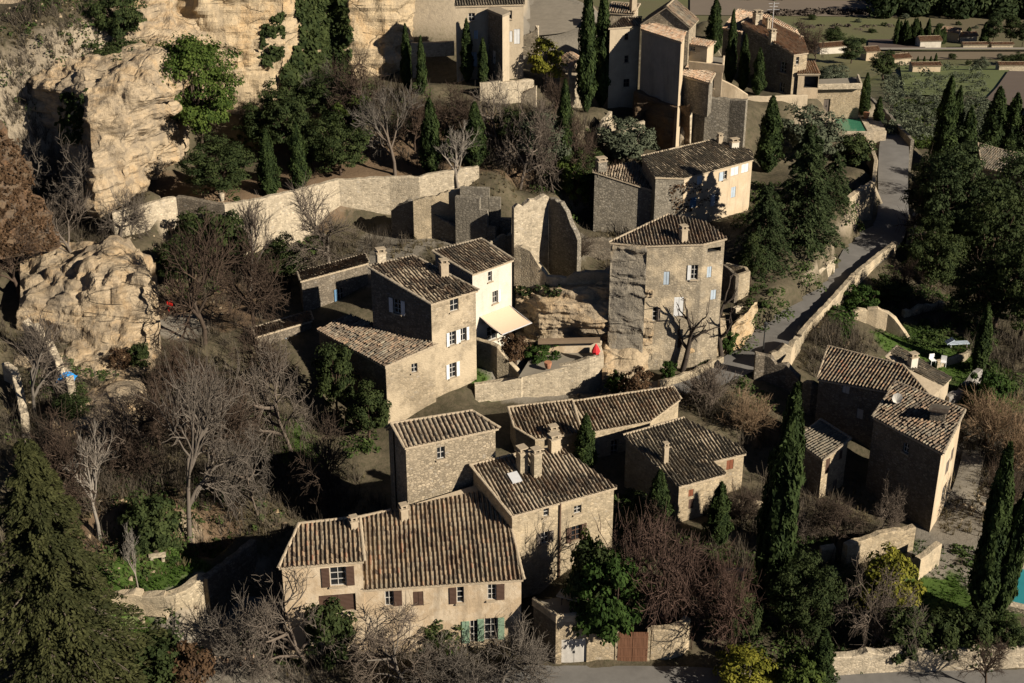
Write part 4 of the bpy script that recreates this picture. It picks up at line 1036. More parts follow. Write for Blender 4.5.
gwall('garden_wall', 'return end of the bright garden wall beside the rock foot', [(604,354.5,7.8),(601,344,8.2)], .5, 4.5, 'stone_pale', .05)
gwall('terrace_wall', 'shaded stair wall stepping down from the awning terrace', [(474,339,8.8),(485,342,8.8),(497,346.5,8.8),(509,362,7.4),(521,375.5,6.4)], .5, 4, 'stone_old', .04)
gwall('terrace_wall', 'smooth beige back wall of the awning garden with an arched niche', [PY(536,343,116.2), PY(560,342.5,116.4), PY(602,341,116.6)], .6, 3.5, 'plaster_ochre', .03)
mb = MB(); a, b = PY(538,341.5,116.0), PY(600,340,116.3); d = b-a; mb.box((a+b)/2, d*.5, Vector((0, .28, 0)), UP*.16); o = mb.build('beam', M['wood'], None, (a+b)/2); setp(o, 'long weathered timber beam topping the beige garden back wall', 'beam')
gwall('road_wall', 'tall sunlit stone wall on the outer side of the curving road', WR, .55, 5, 'stone_old', .1)
gwall('ruin_wall', 'shaded ruin wall by the road bend behind the tan brush', [(756,354,7.7),(765,357,7.4),(776,363,7.0),(786,366,6.9),(798,379,6.0)], .6, 6, 'stone_shaded', .3, 'ruin')
gwall('ruin_wall', 'sunlit crumbling ruin wall joining the road wall end', [(772,350,7.6),(785,345,7.9),(792,349,7.4),(802,335,7.3)], .6, 4, 'stone_old', .35, 'ruin')
gwall('ruin_wall', 'ruined wall stump with an arched top before the striped roof house', [(803,383,6.2),(812,383.5,6.5),(822,387,6.2),(831,396,5.6)], .6, 5, 'stone_shaded', .2, 'ruin')
gwall('ruin_wall', 'cut end coloured pale for sunlight on the ruined stump by the striped roof house', [(831,396,5.6),(832,392,5.7)], .5, 5, 'stone_pale', .1, 'ruin')  # pale stone puts sunlight into the colour of this end
gwall('road_wall', 'low pale plastered wall under the cedars on the inner road side', [(736,310,7.3),(750,303,7.4),(785,287,7.6),(826,267,7.4),(836,258,7.4)], .5, 3, 'stone_pale', .12)
gwall('retaining_wall', 'high ochre retaining wall where the road passes the cedars', [(850,198,10.1),(862,190,10.0),(876,181.5,9.9)], .7, 6, 'stone_old', .15)
gwall('retaining_wall', 'retaining wall climbing beside the road up to the pool', [(876,181.5,9.9),(878,160,8.6),(872,143,7.2),(866,133,6.6)], .5, 5, 'stone_old', .1)
gwall('road_wall', 'dark road parapet descending towards the valley', [(862,90,4.2),(868,96.5,4.5),(884,110,4.8),(898,126,5.0),(911,140,5.2)], .5, 4.5, 'stone_grey', .1)
gwall('road_wall', 'short sunlit parapet stub at the wood edge above the road wall', [(913,222,6.0),(918,212,6.0)], .5, 3, 'stone_pale', .1)
gwall('garden_wall', 'long lit rubble wall before the bare pruned tree', [(848,545,3.7),(880,535,3.7),(916,527.5,3.7)], .6, 3, 'stone_warm', .12)
gwall('garden_wall', 'short rubble wall with dry creeper beside the lawn', [(921,560,3.1),(930,553,3.2),(942,545,3.2)], .6, 3, 'stone_old', .12)
gwall('roadside_wall', 'loose pale dry stone wall under the hedge along the bottom road', [(828,658,1.7),(860,655,1.7),(900,652,1.8),(960,650.5,1.8),(1050,648,1.8)], .7, 2.4, 'stone_pale', .14)
gwall('garden_wall', 'small stone pier in the shrubs under the dark walled house', [(822,549,3.0),(836,548,3.0)], .6, 3, 'stone_old', .15)
gwall('garden_wall', 'lit wall fragment half hidden behind the reddish bare tree', [(718,580,3.3),(729,571,3.7),(746,570,3.7)], .5, 3, 'stone_warm', .15)
gwall('garden_wall', 'low stone terrace wall behind the right hand ochre house', [(724,499,3.4),(745,501,3.3),(762,505,3.2)], .5, 2.5, 'stone_old', .1)
gwall('garden_wall', 'sunlit stone wall right of the brown gate', [(652,630,2.7),(672,629.5,2.7),(684,625,2.8),(691,619,2.9)], .6, 3.6, 'stone_warm', .08)
gwall('garden_wall', 'sloping wall coping rising behind the brown gate', [PY(622,637,84), PY(632,627,86), PY(642,618,88)], .4, 3, 'stone_old', .08)
gwall('ruin_wall', 'narrow broken wall top descending by the blue tarpaulin', [(22,320,12.6),(36,332,12.0),(48,346,11.3),(58,368,10.2),(66,380,9.9),(69,398,9.2)], .7, 6, 'stone_pale', .45, 'ruin')
gwall('ruin_wall', 'pale broken wall stump at the left edge', [(2,364,10.6),(10,370,10.4),(16,395,9.6),(21,420,9.0),(22,450,8.2)], .7, 6, 'stone_pale', .45, 'ruin')
gwall('terrace_wall', 'low stone terrace edge under the shaded green garden', [(905,311,4.6),(925,305,4.7),(945,302,4.6)], .5, 2, 'stone_old', .2)
gwall('terrace_wall', 'curved small stone edging in the green garden', [(938,361,4.0),(950,358,4.0),(966,355,4.0),(972,350,4.0)], .4, 1.6, 'stone_old', .12)
gwall('garden_wall', 'grey rendered wall stub behind the low mottled roof', [(950,397,5.0),(962,391,5.2),(975,378,5.4),(983,369,5.4)], .6, 4, 'plaster_grey', .25)
gwall('garden_wall', 'stone garden wall under the pale three storey house', [(480,83,20.8),(500,82,20.8),(534,80,20.6)], .5, 4, 'stone_pale', .1)
gwall('garden_wall', 'sloping pale garden wall leading to the loggia', [(496,104,17.6),(515,98,18.6),(536,86,20.2)], .5, 3.5, 'stone_pale', .15)
gwall('garden_wall', 'pale wall corner beside the yellow green hedge', [(523,36,22.6),(538,29,23.6),(539,26,23.8)], .5, 4, 'stone_pale', .05)
gwall('garden_wall', 'small lit wall below the loggia and olive', [(596,134,15.8),(604,122,17.0),(612,113,17.4)], .5, 4, 'stone_pale', .2)
gwall('garden_wall', 'pale block wall at the mouth of the rock cavern', [(618,127,16.2),(633,124,16.4),(645,121,16.6)], .5, 3, 'stone_pale', .05)
gwall('retaining_wall', 'high rough grey stone bastion wall below the rosy lean-to', [(688,100,18.2),(706,98,18.8),(730,99,18.8),(746,101,18.8)], .8, 9, 'stone_grey', .12)
gwall('retaining_wall', 'bright wall end beside the brown cavern', [(684,138,14.2),(686.5,120,16.0),(690,104,18.0)], .5, 5, 'stone_pale', .08)
gwall('garden_wall', 'plain beige garden wall under the village edge house', [(748,97,14.6),(767,96.5,14.6),(808,95,14.4)], .4, 4, 'plaster_beige', .05)
gwall('garden_wall', 'sloping rosy coped wall beside the small cypress', [(722,80,17.4),(736,87,16.6),(748,95,15.6)], .4, 4, 'plaster_cream', .03)
gwall('bridge_wall', 'pale terrace parapet bridging beside the three storey house', [PY(411,43,166), PY(430,42.5,166), PY(454,41.5,166)], .5, 1.7, 'stone_pale', .04)
mb = MB(); a, b = PY(412,55,166.3), PY(426,55,166.3); z_ = 18
mb.hexa([Vector((a.x, a.y, z_)), Vector((b.x-.6, b.y, z_)), Vector((b.x-.6, b.y+.8, z_)), Vector((a.x, a.y+.8, z_))], [Vector((a.x, a.y, a.z)), Vector((b.x-.6, b.y, a.z)), Vector((b.x-.6, b.y+.8, a.z)), Vector((a.x, a.y+.8, a.z))])
setp(mb.build('pier', M['stone_pale'], None, a), 'square stone pier carrying the pale terrace parapet', 'pier')
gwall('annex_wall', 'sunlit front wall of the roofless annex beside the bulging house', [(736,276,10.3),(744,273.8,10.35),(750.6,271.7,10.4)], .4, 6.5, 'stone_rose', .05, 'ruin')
gwall('annex_wall', 'shaded side wall of the roofless annex facing the bulging house', [(722,264.6,10.5),(731,271.6,10.4),(736,276,10.3)], .4, 6.5, 'stone_shaded', .05, 'ruin', side=1)
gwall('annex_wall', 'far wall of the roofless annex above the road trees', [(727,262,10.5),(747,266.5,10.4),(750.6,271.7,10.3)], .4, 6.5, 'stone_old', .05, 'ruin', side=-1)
def crag(label, rows, seed, mat='rock_pale', amp=.5):
    return cliff('boulder', rows, mat, 40, 40, amp, .25, 'thing', label, 'rock', seed, .4, .5)
crag('big grey rock slab leaning at the roadside below the pale blue shutters', [[PZ(688,366,5), PZ(704,362,5), PZ(724,356,5.2), PZ(727,348,5.4)], [PZ(689,350,7.0), PZ(703,338,7.8), PZ(718,326,8.6), PZ(726,324,8.6)], [PY(690,346,118.4), PY(703,332,119), PY(716,320,119.6), PY(725,316,120)], [PY(690,345,119.8), PY(703,331,120.4), PY(716,318,121), PY(725,315,121.4)]], 11)
crag('grey rock foot under the roofless annex at the road edge', [[PZ(730,352,5.4), PZ(744,345,5.6), PZ(756,330,5.8), PZ(760,318,6)], [PZ(731,338,7.0), PZ(744,328,7.4), PZ(754,316,7.6), PZ(758,310,7.6)], [PY(732,326,119.6), PY(744,316,120.4), PY(753,306,122), PY(757,302,123)], [PY(732,325,121), PY(744,314,121.8), PY(753,304,123.2), PY(757,300,124.2)]], 12)
gwall('roadside_wall', 'low kerb wall with weeds at the foot of the bulging house', [(660,382,5.5),(690,373,5.7),(705,366,5.8),(724,357,5.9)], .4, 1.2, 'stone_old', .12)
# cavern under the tall grey house
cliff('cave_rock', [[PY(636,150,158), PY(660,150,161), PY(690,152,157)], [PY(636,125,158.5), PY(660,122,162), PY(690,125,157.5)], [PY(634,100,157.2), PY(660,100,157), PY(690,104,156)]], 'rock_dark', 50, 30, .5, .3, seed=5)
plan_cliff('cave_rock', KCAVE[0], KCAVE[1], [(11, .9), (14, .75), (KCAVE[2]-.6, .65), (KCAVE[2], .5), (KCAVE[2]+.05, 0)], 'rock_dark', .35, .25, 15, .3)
gwall('ruin_wall', 'ochre plastered ruin wall with ivy above the striped roof ridge', [(846,321,6.0),(852,313,6.6),(860,310,6.8),(868,309,6.8)], .5, 5, 'stone_rose', .15, 'ruin')
gwall('ruin_wall', 'sunlit triangular stone ruin wall sinking into the green garden', [(868,307,6.9),(878,308.5,6.8),(888,313,6.3),(900,326,5.2),(909,340,3.9)], .6, 5, 'stone_old', .15, 'ruin')
gwall('arch_back_wall', 'added dark panel for the shade inside the arched recess beside the fir', [PY(136,612,85), PY(168,612,85)], .4, 5, 'stone_shaded', .05)  # added panel, its dark stone stands in for shade in the arch
# ------------------------------------------------------------------ rock
cliff('cliff', [[PY(-60,170,154), PY(10,190,148), PY(60,200,142), PY(100,218,131), PY(125,206,133.5), PY(143,186,140), PY(165,176,147), PY(205,172,156)],
                [PY(-60,120,152), PY(5,125,149), PY(60,140,141.5), PY(92,150,133.5), PY(128,140,135.5), PY(148,135,138.5), PY(170,130,143), PY(205,125,156)],
                [PY(-60,75,151), PY(5,76,147), PY(55,88,141), PY(85,86,138), PY(125,83,138), PY(152,80,138.5), PY(173,86,140), PY(205,84,156)],
                [PY(-60,30,156), PY(5,32,154), PY(55,40,151), PY(85,42,150), PY(125,40,150), PY(152,36,152), PY(170,30,154), PY(205,20,162)],
                [PY(-60,-40,164), PY(5,-40,163), PY(55,-40,162), PY(85,-40,162), PY(125,-40,162), PY(152,-40,163), PY(170,-40,164), PY(205,-40,170)]], 'rock', 190, 150, 1.25, .6, seed=1, blocky=.9, freq=.17)
U2 = (150, 168, 200, 245, 285, 305, 330, 350, 385, 410, 425, 462)
def crow(v, Ys): return [PY(u, v if not isinstance(v, (list, tuple)) else v[i], y) for i, (u, y) in enumerate(zip(U2, Ys))]
cliff('cliff', [crow((170,165,160,165,165,140,125,120,105,105,95,85), (157,158,157.5,158,158.5,162,164.5,165.5,166,168,171.5,173)),
                crow((110,105,100,105,105,90,80,75,60,60,55,50), (158,159.5,157.8,158.5,159.3,163,166,166.2,166.6,169,173,175)),
                crow(40, (158,160.5,158.5,159.5,160.5,164,168.5,167.5,168,170.5,176,178)),
                crow(-70, (161,163.5,161,162,163,167,172,170.5,171,174,180,182)), crow(-130, (185,)*12)], 'rock_pale', 190, 120, 1.1, .3, seed=2, blocky=.8, freq=.15)
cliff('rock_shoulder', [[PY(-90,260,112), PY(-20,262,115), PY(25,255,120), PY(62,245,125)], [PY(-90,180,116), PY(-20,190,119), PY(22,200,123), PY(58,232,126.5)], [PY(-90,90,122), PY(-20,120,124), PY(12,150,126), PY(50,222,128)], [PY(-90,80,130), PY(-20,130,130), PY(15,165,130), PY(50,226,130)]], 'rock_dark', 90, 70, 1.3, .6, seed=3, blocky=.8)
cliff('rock_outcrop', [[PZ(10,385,8.5), PZ(70,382,8.4), PZ(110,380,8.3), PZ(150,372,8.2), PZ(161,352,8.4)],
                       [PY(15,340,115), PY(60,332,114), PY(110,328,113.5), PY(150,318,114), PY(160,312,117)],
                       [PY(20,303,117.4), PY(60,290,116.6), PY(110,281,116.2), PY(148,277,116.6), PY(158,280,119.5)],
                       [PY(20,268,124), PY(60,255,124), PY(110,250,123), PY(140,258,122), PY(156,270,123)],
                       [PY(20,240,128.5), PY(60,238,129), PY(110,238,129), PY(140,246,126), PY(156,262,125)]], 'rock', 120, 110, .6, .95, seed=4, blocky=.9, freq=.26)
cliff('rock_outcrop', [[PZ(40,462,7.2), PZ(85,458,7.0), PZ(120,452,6.8), PZ(152,436,6.6)], [PZ(48,446,8.8), PZ(85,420,9.2), PZ(115,402,9.4), PZ(148,400,8.6)], [PZ(52,425,8.8), PZ(88,402,9.3), PZ(118,388,9.4), PZ(145,386,8.4)], [PZ(60,405,7.4), PZ(90,390,7.8), PZ(118,380,7.8), PZ(140,378,7.4)]], 'rock', 70, 50, .6, .5, seed=6)
cliff('rock_face', [[PY(514,352,119), PY(540,346,117), PY(575,345,117.2), PY(606,348,117), PY(640,356,116.8), PY(652,360,116.9)],
                    [PY(515,318,121), PY(540,318,118), PY(575,316,117.6), PY(606,318,117.2), PY(640,322,117.0), PY(652,320,117.3)],
                    [PY(516,300,120.4), PY(540,300,118.6), PY(575,301,118.1), PY(606,301,117.4), PY(635,282,117.3), PY(652,270,117.6)],
                    [PY(516,286,121.4), PY(545,285,119.8), PY(575,284,119.2), PY(606,277,118.6), PY(640,262,118.6), PY(652,255,119)],
                    [PY(516,281,123.5), PY(545,280,122.5), PY(575,279,122), PY(606,275,121), PY(640,255,122), PY(652,250,122)]], 'rock', 140, 110, .75, 1.25, seed=7, blocky=.75, freq=.3)
cliff('rock_face', [[PZ(602,400,4.0), PZ(618,396,4.2), PZ(634,392,4.4), PZ(650,384,4.6)], [PZ(602,372,6.2), PZ(618,370,6.2), PZ(634,362,6.8), PZ(648,362,6.6)], [PY(602,345,116.6), PY(618,344,117.2), PY(636,346,117.4), PY(650,350,117.6)], [PY(602,338,119.6), PY(618,338,119.8), PY(636,338,119.8), PY(650,340,119.8)]], 'rock', 50, 50, .45, .5, seed=8)
# ------------------------------------------------------------------ garage and gate
H = thing('garage', 'ivy hung stone garage with terrace on top and a pale wooden door', 'garage', PZ(580, 666, 0))
block(H, [(556,619),(615.8,615.5),(604,588),(533,602)], 4.05, 0, -.6, 'paving', 'stone_warm', flat=True, inset=.02, walls={3: 'stone_shaded'}, wins=[(0,561.5,639,586.7,664,'board','','door_pale')], roof_name='terrace')
gwall('parapet', 'low stone parapet along the ivy side of the garage terrace', [(532,598.5,4.4),(545,607.5,4.4),(556,616,4.4)], .3, .6, 'stone_old', .05)
gwall('parapet', 'stone coping above the pale garage door', [(556,616,4.4),(580,614,4.4),(598,612,4.4)], .3, .6, 'stone_old', .05)
p0, p1 = PZ(616.5,664,0), PZ(648,664,0); p0.y += .25; p1.y += .25
gt = thing('gate', 'brown double leaf wooden driveway gate beside the garage', 'gate', (p0+p1)/2)
d = (p1-p0); e = d.normalized(); n = Vector((e.y, -e.x, 0)); zt = 2.55
for k in range(2):
    a = p0+d*(.02+k*.49); b = p0+d*(.49+k*.49); mb = MB()
    nb = 9
    for i in range(nb):
        q0, q1 = a.lerp(b, i/nb), a.lerp(b, (i+.93)/nb); c = (q0+q1)/2
        mb.box(Vector((c.x, c.y, zt/2+.05)), (q1-q0)*.5, n*.025, UP*(zt/2))
    c = (a+b)/2
    for z_ in (.5, 1.3, 2.2): mb.box(Vector((c.x, c.y, z_))+n*.045, (b-a)*.5, n*.02, UP*.07)
    mb.build('gate_leaf', M['door_wood'], gt)
mb = MB()
for p in (p0, p1):
    mb = MB(); mb.box(Vector((p.x, p.y, 1.4))-n*.1, e*.12, n*.12, UP*1.45); mb.build('gate_post', M['stone_warm'], gt)
# ------------------------------------------------------------------ pools
def pool(name, label, px, z, col, cop=.5):
    P = [PZ(u, v, z) for u, v in px]
    t = thing(name, label, 'pool', sum(P, Vector())/len(P))
    m, nt, b = newmat(name+'_water'); w = coords(nt)
    nt.links.new(mix(nt, noise(nt, w, .6, 3, .6), mul3(col, .75), mul3(col, 1.2)), b.inputs['Base Color']); b.inputs['Roughness'].default_value = .08; b.inputs['Specular IOR Level'].default_value = .5
    bump(nt, b, noise(nt, w, 1.6, 3, .6), .25, .05)
    mb = MB(); mb.poly([p-UP*.12 for p in P]); mb.build('water', m, t)
    n = len(P); O = [Vector((q.x, q.y, z)) for q in inset_poly(P, -cop)]; mb = MB()
    for i in range(n):
        j = (i+1) % n
        mb.quad(P[i], P[j], O[j], O[i]) if False else mb.quad(O[i], O[j], P[j], P[i])
        mb.quad(P[i], P[j], P[j]-UP*.4, P[i]-UP*.4); mb.quad(O[i]-UP*3, O[j]-UP*3, O[j], O[i])
    mb.build('coping', M['stone_pale'], t)
    FLATS.append((O, z-.5)); return t
pool('swimming_pool', 'small green swimming pool in front of the square pool house', [(838,131),(867.5,131),(860,117),(835,118)], 6.0, (.045, .17, .10), .8)
pool('swimming_pool', 'turquoise swimming pool behind the cypress pair at the right edge', [(1006,600),(1060,612),(1060,570),(1022,568)], 1.4, (.03, .20, .22), .7)
mb = MB()
for k in range(5):
    a = PZ(862+k*1.4, 118+k*3.1, 6.0-.12*k); mb.box(a+Vector((1.2, 0, -1.2)), Vector((1.3, 0, 0)), Vector((0, .45, 0)), UP*1.2)
setp(mb.build('steps', M['stone_pale'], None, PZ(865,120,5)), 'pale stone steps going down beside the green pool', 'steps')
# ------------------------------------------------------------------ small things
p = PZ(595.5, 361, 7.2); t = thing('parasol', 'red folded sun umbrella on the awning garden terrace', 'parasol', p)
mb = MB(); mb.tube([p, p+UP*1.7], .03, 6); mb.build('pole', M['zinc'], t)
mb = MB(); mb.tube([p+UP*.75, p+UP*1.0, p+UP*1.35, p+UP*1.75], [.3, .4, .26, .02], 8); mb.build('canopy', plain('red_cloth', (.62, .03, .035), .8, .1), t)
def chair(u, v, z, label, mat, rz=0, name='garden_chair'):
    p = PZ(u, v, z); t = thing(name, label, 'chair', p, None); c, s = math.cos(rz), math.sin(rz); ex, ey = Vector((c, s, 0)), Vector((-s, c, 0))
    mb = MB(); mb.box(p+UP*.45, ex*.26, ey*.26, UP*.025); mb.build('seat', mat, t)
    mb = MB(); mb.box(p+UP*.72+ey*.25, ex*.26, ey*.02, UP*.25); mb.build('backrest', mat, t)
    for a in (-1, 1):
        for b in (-1, 1):
            mb = MB(); mb.tube([p+ex*.22*a+ey*.22*b, p+ex*.22*a+ey*.22*b+UP*.45], .025, 5); mb.build('leg', mat, t)
    return t
redm = plain('red_plastic', (.6, .03, .02), .5, .1); whm = plain('white_plastic', (.75, .75, .73), .5, .05)
chair(171, 311, 8.6, 'red garden chair on the leaf strewn court beside the rock', redm, .4)
chair(932, 364, 3.9, 'white garden chair on the green terrace behind the low mottled roof, left of the pair', whm, .2); chair(943, 366, 3.9, 'white garden chair nearest the curved edging, right of the pair', whm, -.3)
p = PZ(958, 346, 4.1); t = thing('sun_lounger', 'pale blue sun lounger on the shaded green terrace', 'sun lounger', p)
mb = MB(); mb.box(p+UP*.35, Vector((1.0, .1, 0)), Vector((-.03, .33, 0)), UP*.05); mb.build('mattress', M['blue_paint'], t)
mb = MB(); mb.box(p+UP*.6+Vector((-.9, -.1, 0)), Vector((.35, .03, .22)), Vector((-.03, .33, 0)), Vector((-.03, 0, .05))); mb.build('backrest', M['blue_paint'], t)
for a in (-.8, .8):
    for b in (-.28, .28):
        mb = MB(); mb.tube([p+Vector((a, b+a*.1, 0)), p+Vector((a, b+a*.1, .32))], .03, 5); mb.build('leg', M['zinc'], t)
# blue tarpaulin
c = PZ(67, 379, 9.4); vs = []; fs = []
for i in range(9):
    for j in range(7):
        x, y = (i/8-.5), (j/6-.5); r = math.hypot(x, y)
        vs.append(c+Vector((x*1.5, y*1.2, .75*max(0, 1-3.2*r*r)+.12*mnoise.noise(Vector((i*.8, j*.8, 1))))))
fs = [(i*7+j, (i+1)*7+j, (i+1)*7+j+1, i*7+j+1) for i in range(8) for j in range(6)]
setp(mk('tarpaulin', vs, fs, plain('blue_sheet', (.02, .22, .55), .5, .2), None, c), 'bright blue tarpaulin heap behind the broken wall top', 'tarpaulin')
# stone bench in the lower garden
p = on_ground(158, 561); t = thing('bench', 'small white stone bench on the lower lawn', 'bench', p)
mb = MB(); mb.box(p+UP*.5, Vector((.6, .15, 0)), Vector((-.06, .22, 0)), UP*.07); mb.build('seat', M['stone_pale'], t)
for s in (-1, 1):
    mb = MB(); mb.box(p+UP*.2+Vector((.4*s, .1*s, 0)), Vector((.1, .02, 0)), Vector((-.03, .17, 0)), UP*.24); mb.build('leg', M['stone_pale'], t)
# street lamp on the bend
p = PZ(763, 352, 5.9); t = thing('street_lamp', 'small black lamp post on the road bend above the ruin', 'street lamp', p)
mb = MB(); mb.tube([p, p+UP*2.6], [.07, .05], 6); mb.build('post', M['iron'], t)
mb = MB(); mb.tube([p+UP*2.55, p+UP*2.7, p+UP*3.0, p+UP*3.15], [.08, .2, .24, .03], 6); mb.build('lamp', M['iron'], t)
# terrace table and pots
def pot(u, v, z, label, r=.3, h=.5, mat=None):
    p = PZ(u, v, z); mb = MB(); mb.tube([p, p+UP*h*.6, p+UP*h, p+UP*h], [r*.65, r*.95, r, r*.8], 10)
    setp(mb.build('flower_pot', mat or plain('terracotta', (.34, .16, .09), .9, .2), None, p), label, 'flower pot')
pot(548, 368, 7.2, 'terracotta pot under the round green bush on the awning garden terrace', .35, .6)
pot(222, 201, 15.0, 'pale stone urn on the terrace wall corner under the round oak', .3, .8, M['stone_pale'])
pot(866, 118, 6.1, 'round terracotta jar at the pool house corner', .45, .8)
p = PZ(505, 340, 8.4); t = thing('garden_table', 'dark metal table under the awning', 'table', p)
mb = MB(); mb.tube([p+UP*.72, p+UP*.76], .6, 14); mb.build('tabletop', M['iron'], t)
for k in range(3):
    a = 2.1*k; mb = MB(); mb.tube([p+Vector((.4*math.cos(a), .4*math.sin(a), 0)), p+UP*.72], .03, 5); mb.build('leg', M['iron'], t)
p = PZ(570, 604, 4.1); t = thing('garden_table', 'pale rectangular table on the garage terrace', 'table', p)
mb = MB(); mb.box(p+UP*.74, Vector((.8, -.35, 0)), Vector((.2, .42, 0)), UP*.03); mb.build('tabletop', M['stone_pale'], t)
for a, b in ((-.6, -.1), (.6, -.45), (.55, .1), (-.5, .5)):
    mb = MB(); mb.tube([p+Vector((a, b, 0)), p+Vector((a, b, .72))], .035, 5); mb.build('leg', M['iron'], t)
# tiled little roof and fence at the bottom of the courtyard
A, B = PZ(204, 669, .95), PZ(254, 666, .95); e = (B-A).normalized(); g = Vector((-e.y, e.x, 0))
t = thing('fence', 'low iron fence with a narrow tiled coping at the bottom of the courtyard', 'fence', A)
P = [A, B, B+g*.9+UP*.3, A+g*.9+UP*.3]
tile_sheet('coping', P, e, (g+UP*.33).normalized(), M['tile_pink'], t, mess=.3)
mb = MB(); mb.box((A+B)/2-UP*.15+g*.45, (B-A)*.5, g*.4, UP*.08); mb.build('beam', M['wood'], t)
mb = MB(); n = 26
for i in range(n+1):
    q = A.lerp(B, i/n)+g*.1; mb.tube([Vector((q.x, q.y, -.4)), Vector((q.x, q.y, .75))], .018, 4)
for z_ in (0, .6): mb.tube([Vector((A.x, A.y, z_))+g*.1, Vector((B.x, B.y, z_))+g*.1], .02, 4)
mb.build('railing', M['iron'], t)
# ------------------------------------------------------------------ plants
def npmesh(name, V, mats, tone, quads=True, F=None, mi=None):
    me = bpy.data.meshes.new(name)
    n = len(V)
    if F is None: F = np.arange(n).reshape(-1, 4)
    F = np.asarray(F)
    me.vertices.add(n); me.vertices.foreach_set('co', np.asarray(V, np.float32).ravel())
    k = F.shape[1]
    me.loops.add(F.size); me.loops.foreach_set('vertex_index', F.astype(np.int32).ravel())
    me.polygons.add(len(F)); me.polygons.foreach_set('loop_start', np.arange(0, F.size, k, dtype=np.int32))
    for m in (mats if isinstance(mats, (list, tuple)) else [mats]): me.materials.append(m)
    if tone is not None:
        a = me.attributes.new('tone', 'FLOAT', 'FACE'); a.data.foreach_set('value', np.asarray(tone, np.float32))
    me.update(calc_edges=True); return me
def unit(a): return a/np.maximum(1e-9, np.linalg.norm(a, axis=1, keepdims=True))
def leaves(C, Nrm, size, el=1.6, updir=None, jit=.8):
    """one bent-free quad per leaf; normals scattered about Nrm"""
    n = len(C); nn = unit(Nrm+rng.normal(0, jit, (n, 3))*.7)
    a = rng.normal(0, 1, (n, 3)) if updir is None else updir+rng.normal(0, .35, (n, 3))
    a = unit(a-nn*(a*nn).sum(1, keepdims=True)); b = np.cross(nn, a)
    s = np.asarray(size).reshape(-1, 1)*np.ones((n, 1)); s = s*rng.uniform(.65, 1.35, (n, 1))
    V = np.stack([C-a*s*el*.5-b*s*.18, C-a*s*el*.1+b*s*-.5, C+a*s*el*.5+b*s*.05, C-a*s*el*.05+b*s*.5], 1)
    return V.reshape(-1, 3)
PROTO = {}
LM = {}
LM['cypress'] = leaf_mat('cypress_leaf', (.012, .022, .007), (.044, .064, .018), .12, .4)
LM['oak'] = leaf_mat('evergreen_oak_leaf', (.014, .024, .008), (.055, .070, .022), .15, .5)
LM['olive'] = leaf_mat('olive_leaf', (.045, .055, .033), (.125, .140, .088), .15, .4)
LM['bright'] = leaf_mat('ivy_leaf', (.016, .034, .007), (.050, .086, .018), .2, .3)
LM['pine'] = leaf_mat('pine_needles', (.022, .042, .008), (.080, .112, .022), .2, .3)
LM['cedar'] = leaf_mat('cedar_needles', (.016, .027, .010), (.056, .074, .028), .15, .4)
LM['fir'] = leaf_mat('fir_needles', (.018, .022, .008), (.066, .068, .024), .15, .3)
LM['yellow'] = leaf_mat('yellow_green_leaf', (.075, .085, .012), (.26, .24, .035), .3, .2)
LM['lime'] = leaf_mat('fresh_green_leaf', (.03, .048, .010), (.095, .125, .028), .3, .3)
LM['russet'] = leaf_mat('russet_leaf', (.045, .028, .016), (.115, .068, .036), .2, .4)
LM['dry'] = leaf_mat('dry_grass', (.075, .06, .032), (.19, .155, .085), .2, .4)
LM['grass'] = leaf_mat('grass_blade', (.025, .055, .008), (.075, .135, .022), .25, .2)
BK = {'grey': bark_mat('grey_bark', (.115, .10, .082)), 'brown': bark_mat('brown_bark', (.062, .046, .034)), 'red': bark_mat('reddish_twigs', (.075, .048, .037), .2), 'pale': bark_mat('pale_bark', (.20, .18, .15), .2), 'dark': bark_mat('dark_bark', (.05, .04, .032), .2), 'tan': bark_mat('tan_twigs', (.22, .155, .095), .2)}
def tubes_np(segs, n=3):
    """segs: list of (p,q,r0,r1) -> verts, quads"""
    P = np.array([s[0] for s in segs]); Q = np.array([s[1] for s in segs]); r0 = np.array([s[2] for s in segs])[:, None]; r1 = np.array([s[3] for s in segs])[:, None]
    d = unit(Q-P); h = np.where(np.abs(d[:, 2:3]) > .9, np.array([[1., 0, 0]]), np.array([[0, 0, 1.]]))
    a = unit(np.cross(d, h)); b = np.cross(d, a)
    ring = []
    for C, r in ((P, r0), (Q, r1)):
        for k in range(n):
            t = 2*math.pi*k/n; ring.append(C+a*(r*math.cos(t))+b*(r*math.sin(t)))
    V = np.stack(ring, 1); m = len(segs)
    base = (np.arange(m)*2*n)[:, None, None]
    F = np.array([[k, (k+1) % n, n+(k+1) % n, n+k] for k in range(n)])[None]+base
    return V.reshape(-1, 3), F.reshape(-1, 4)
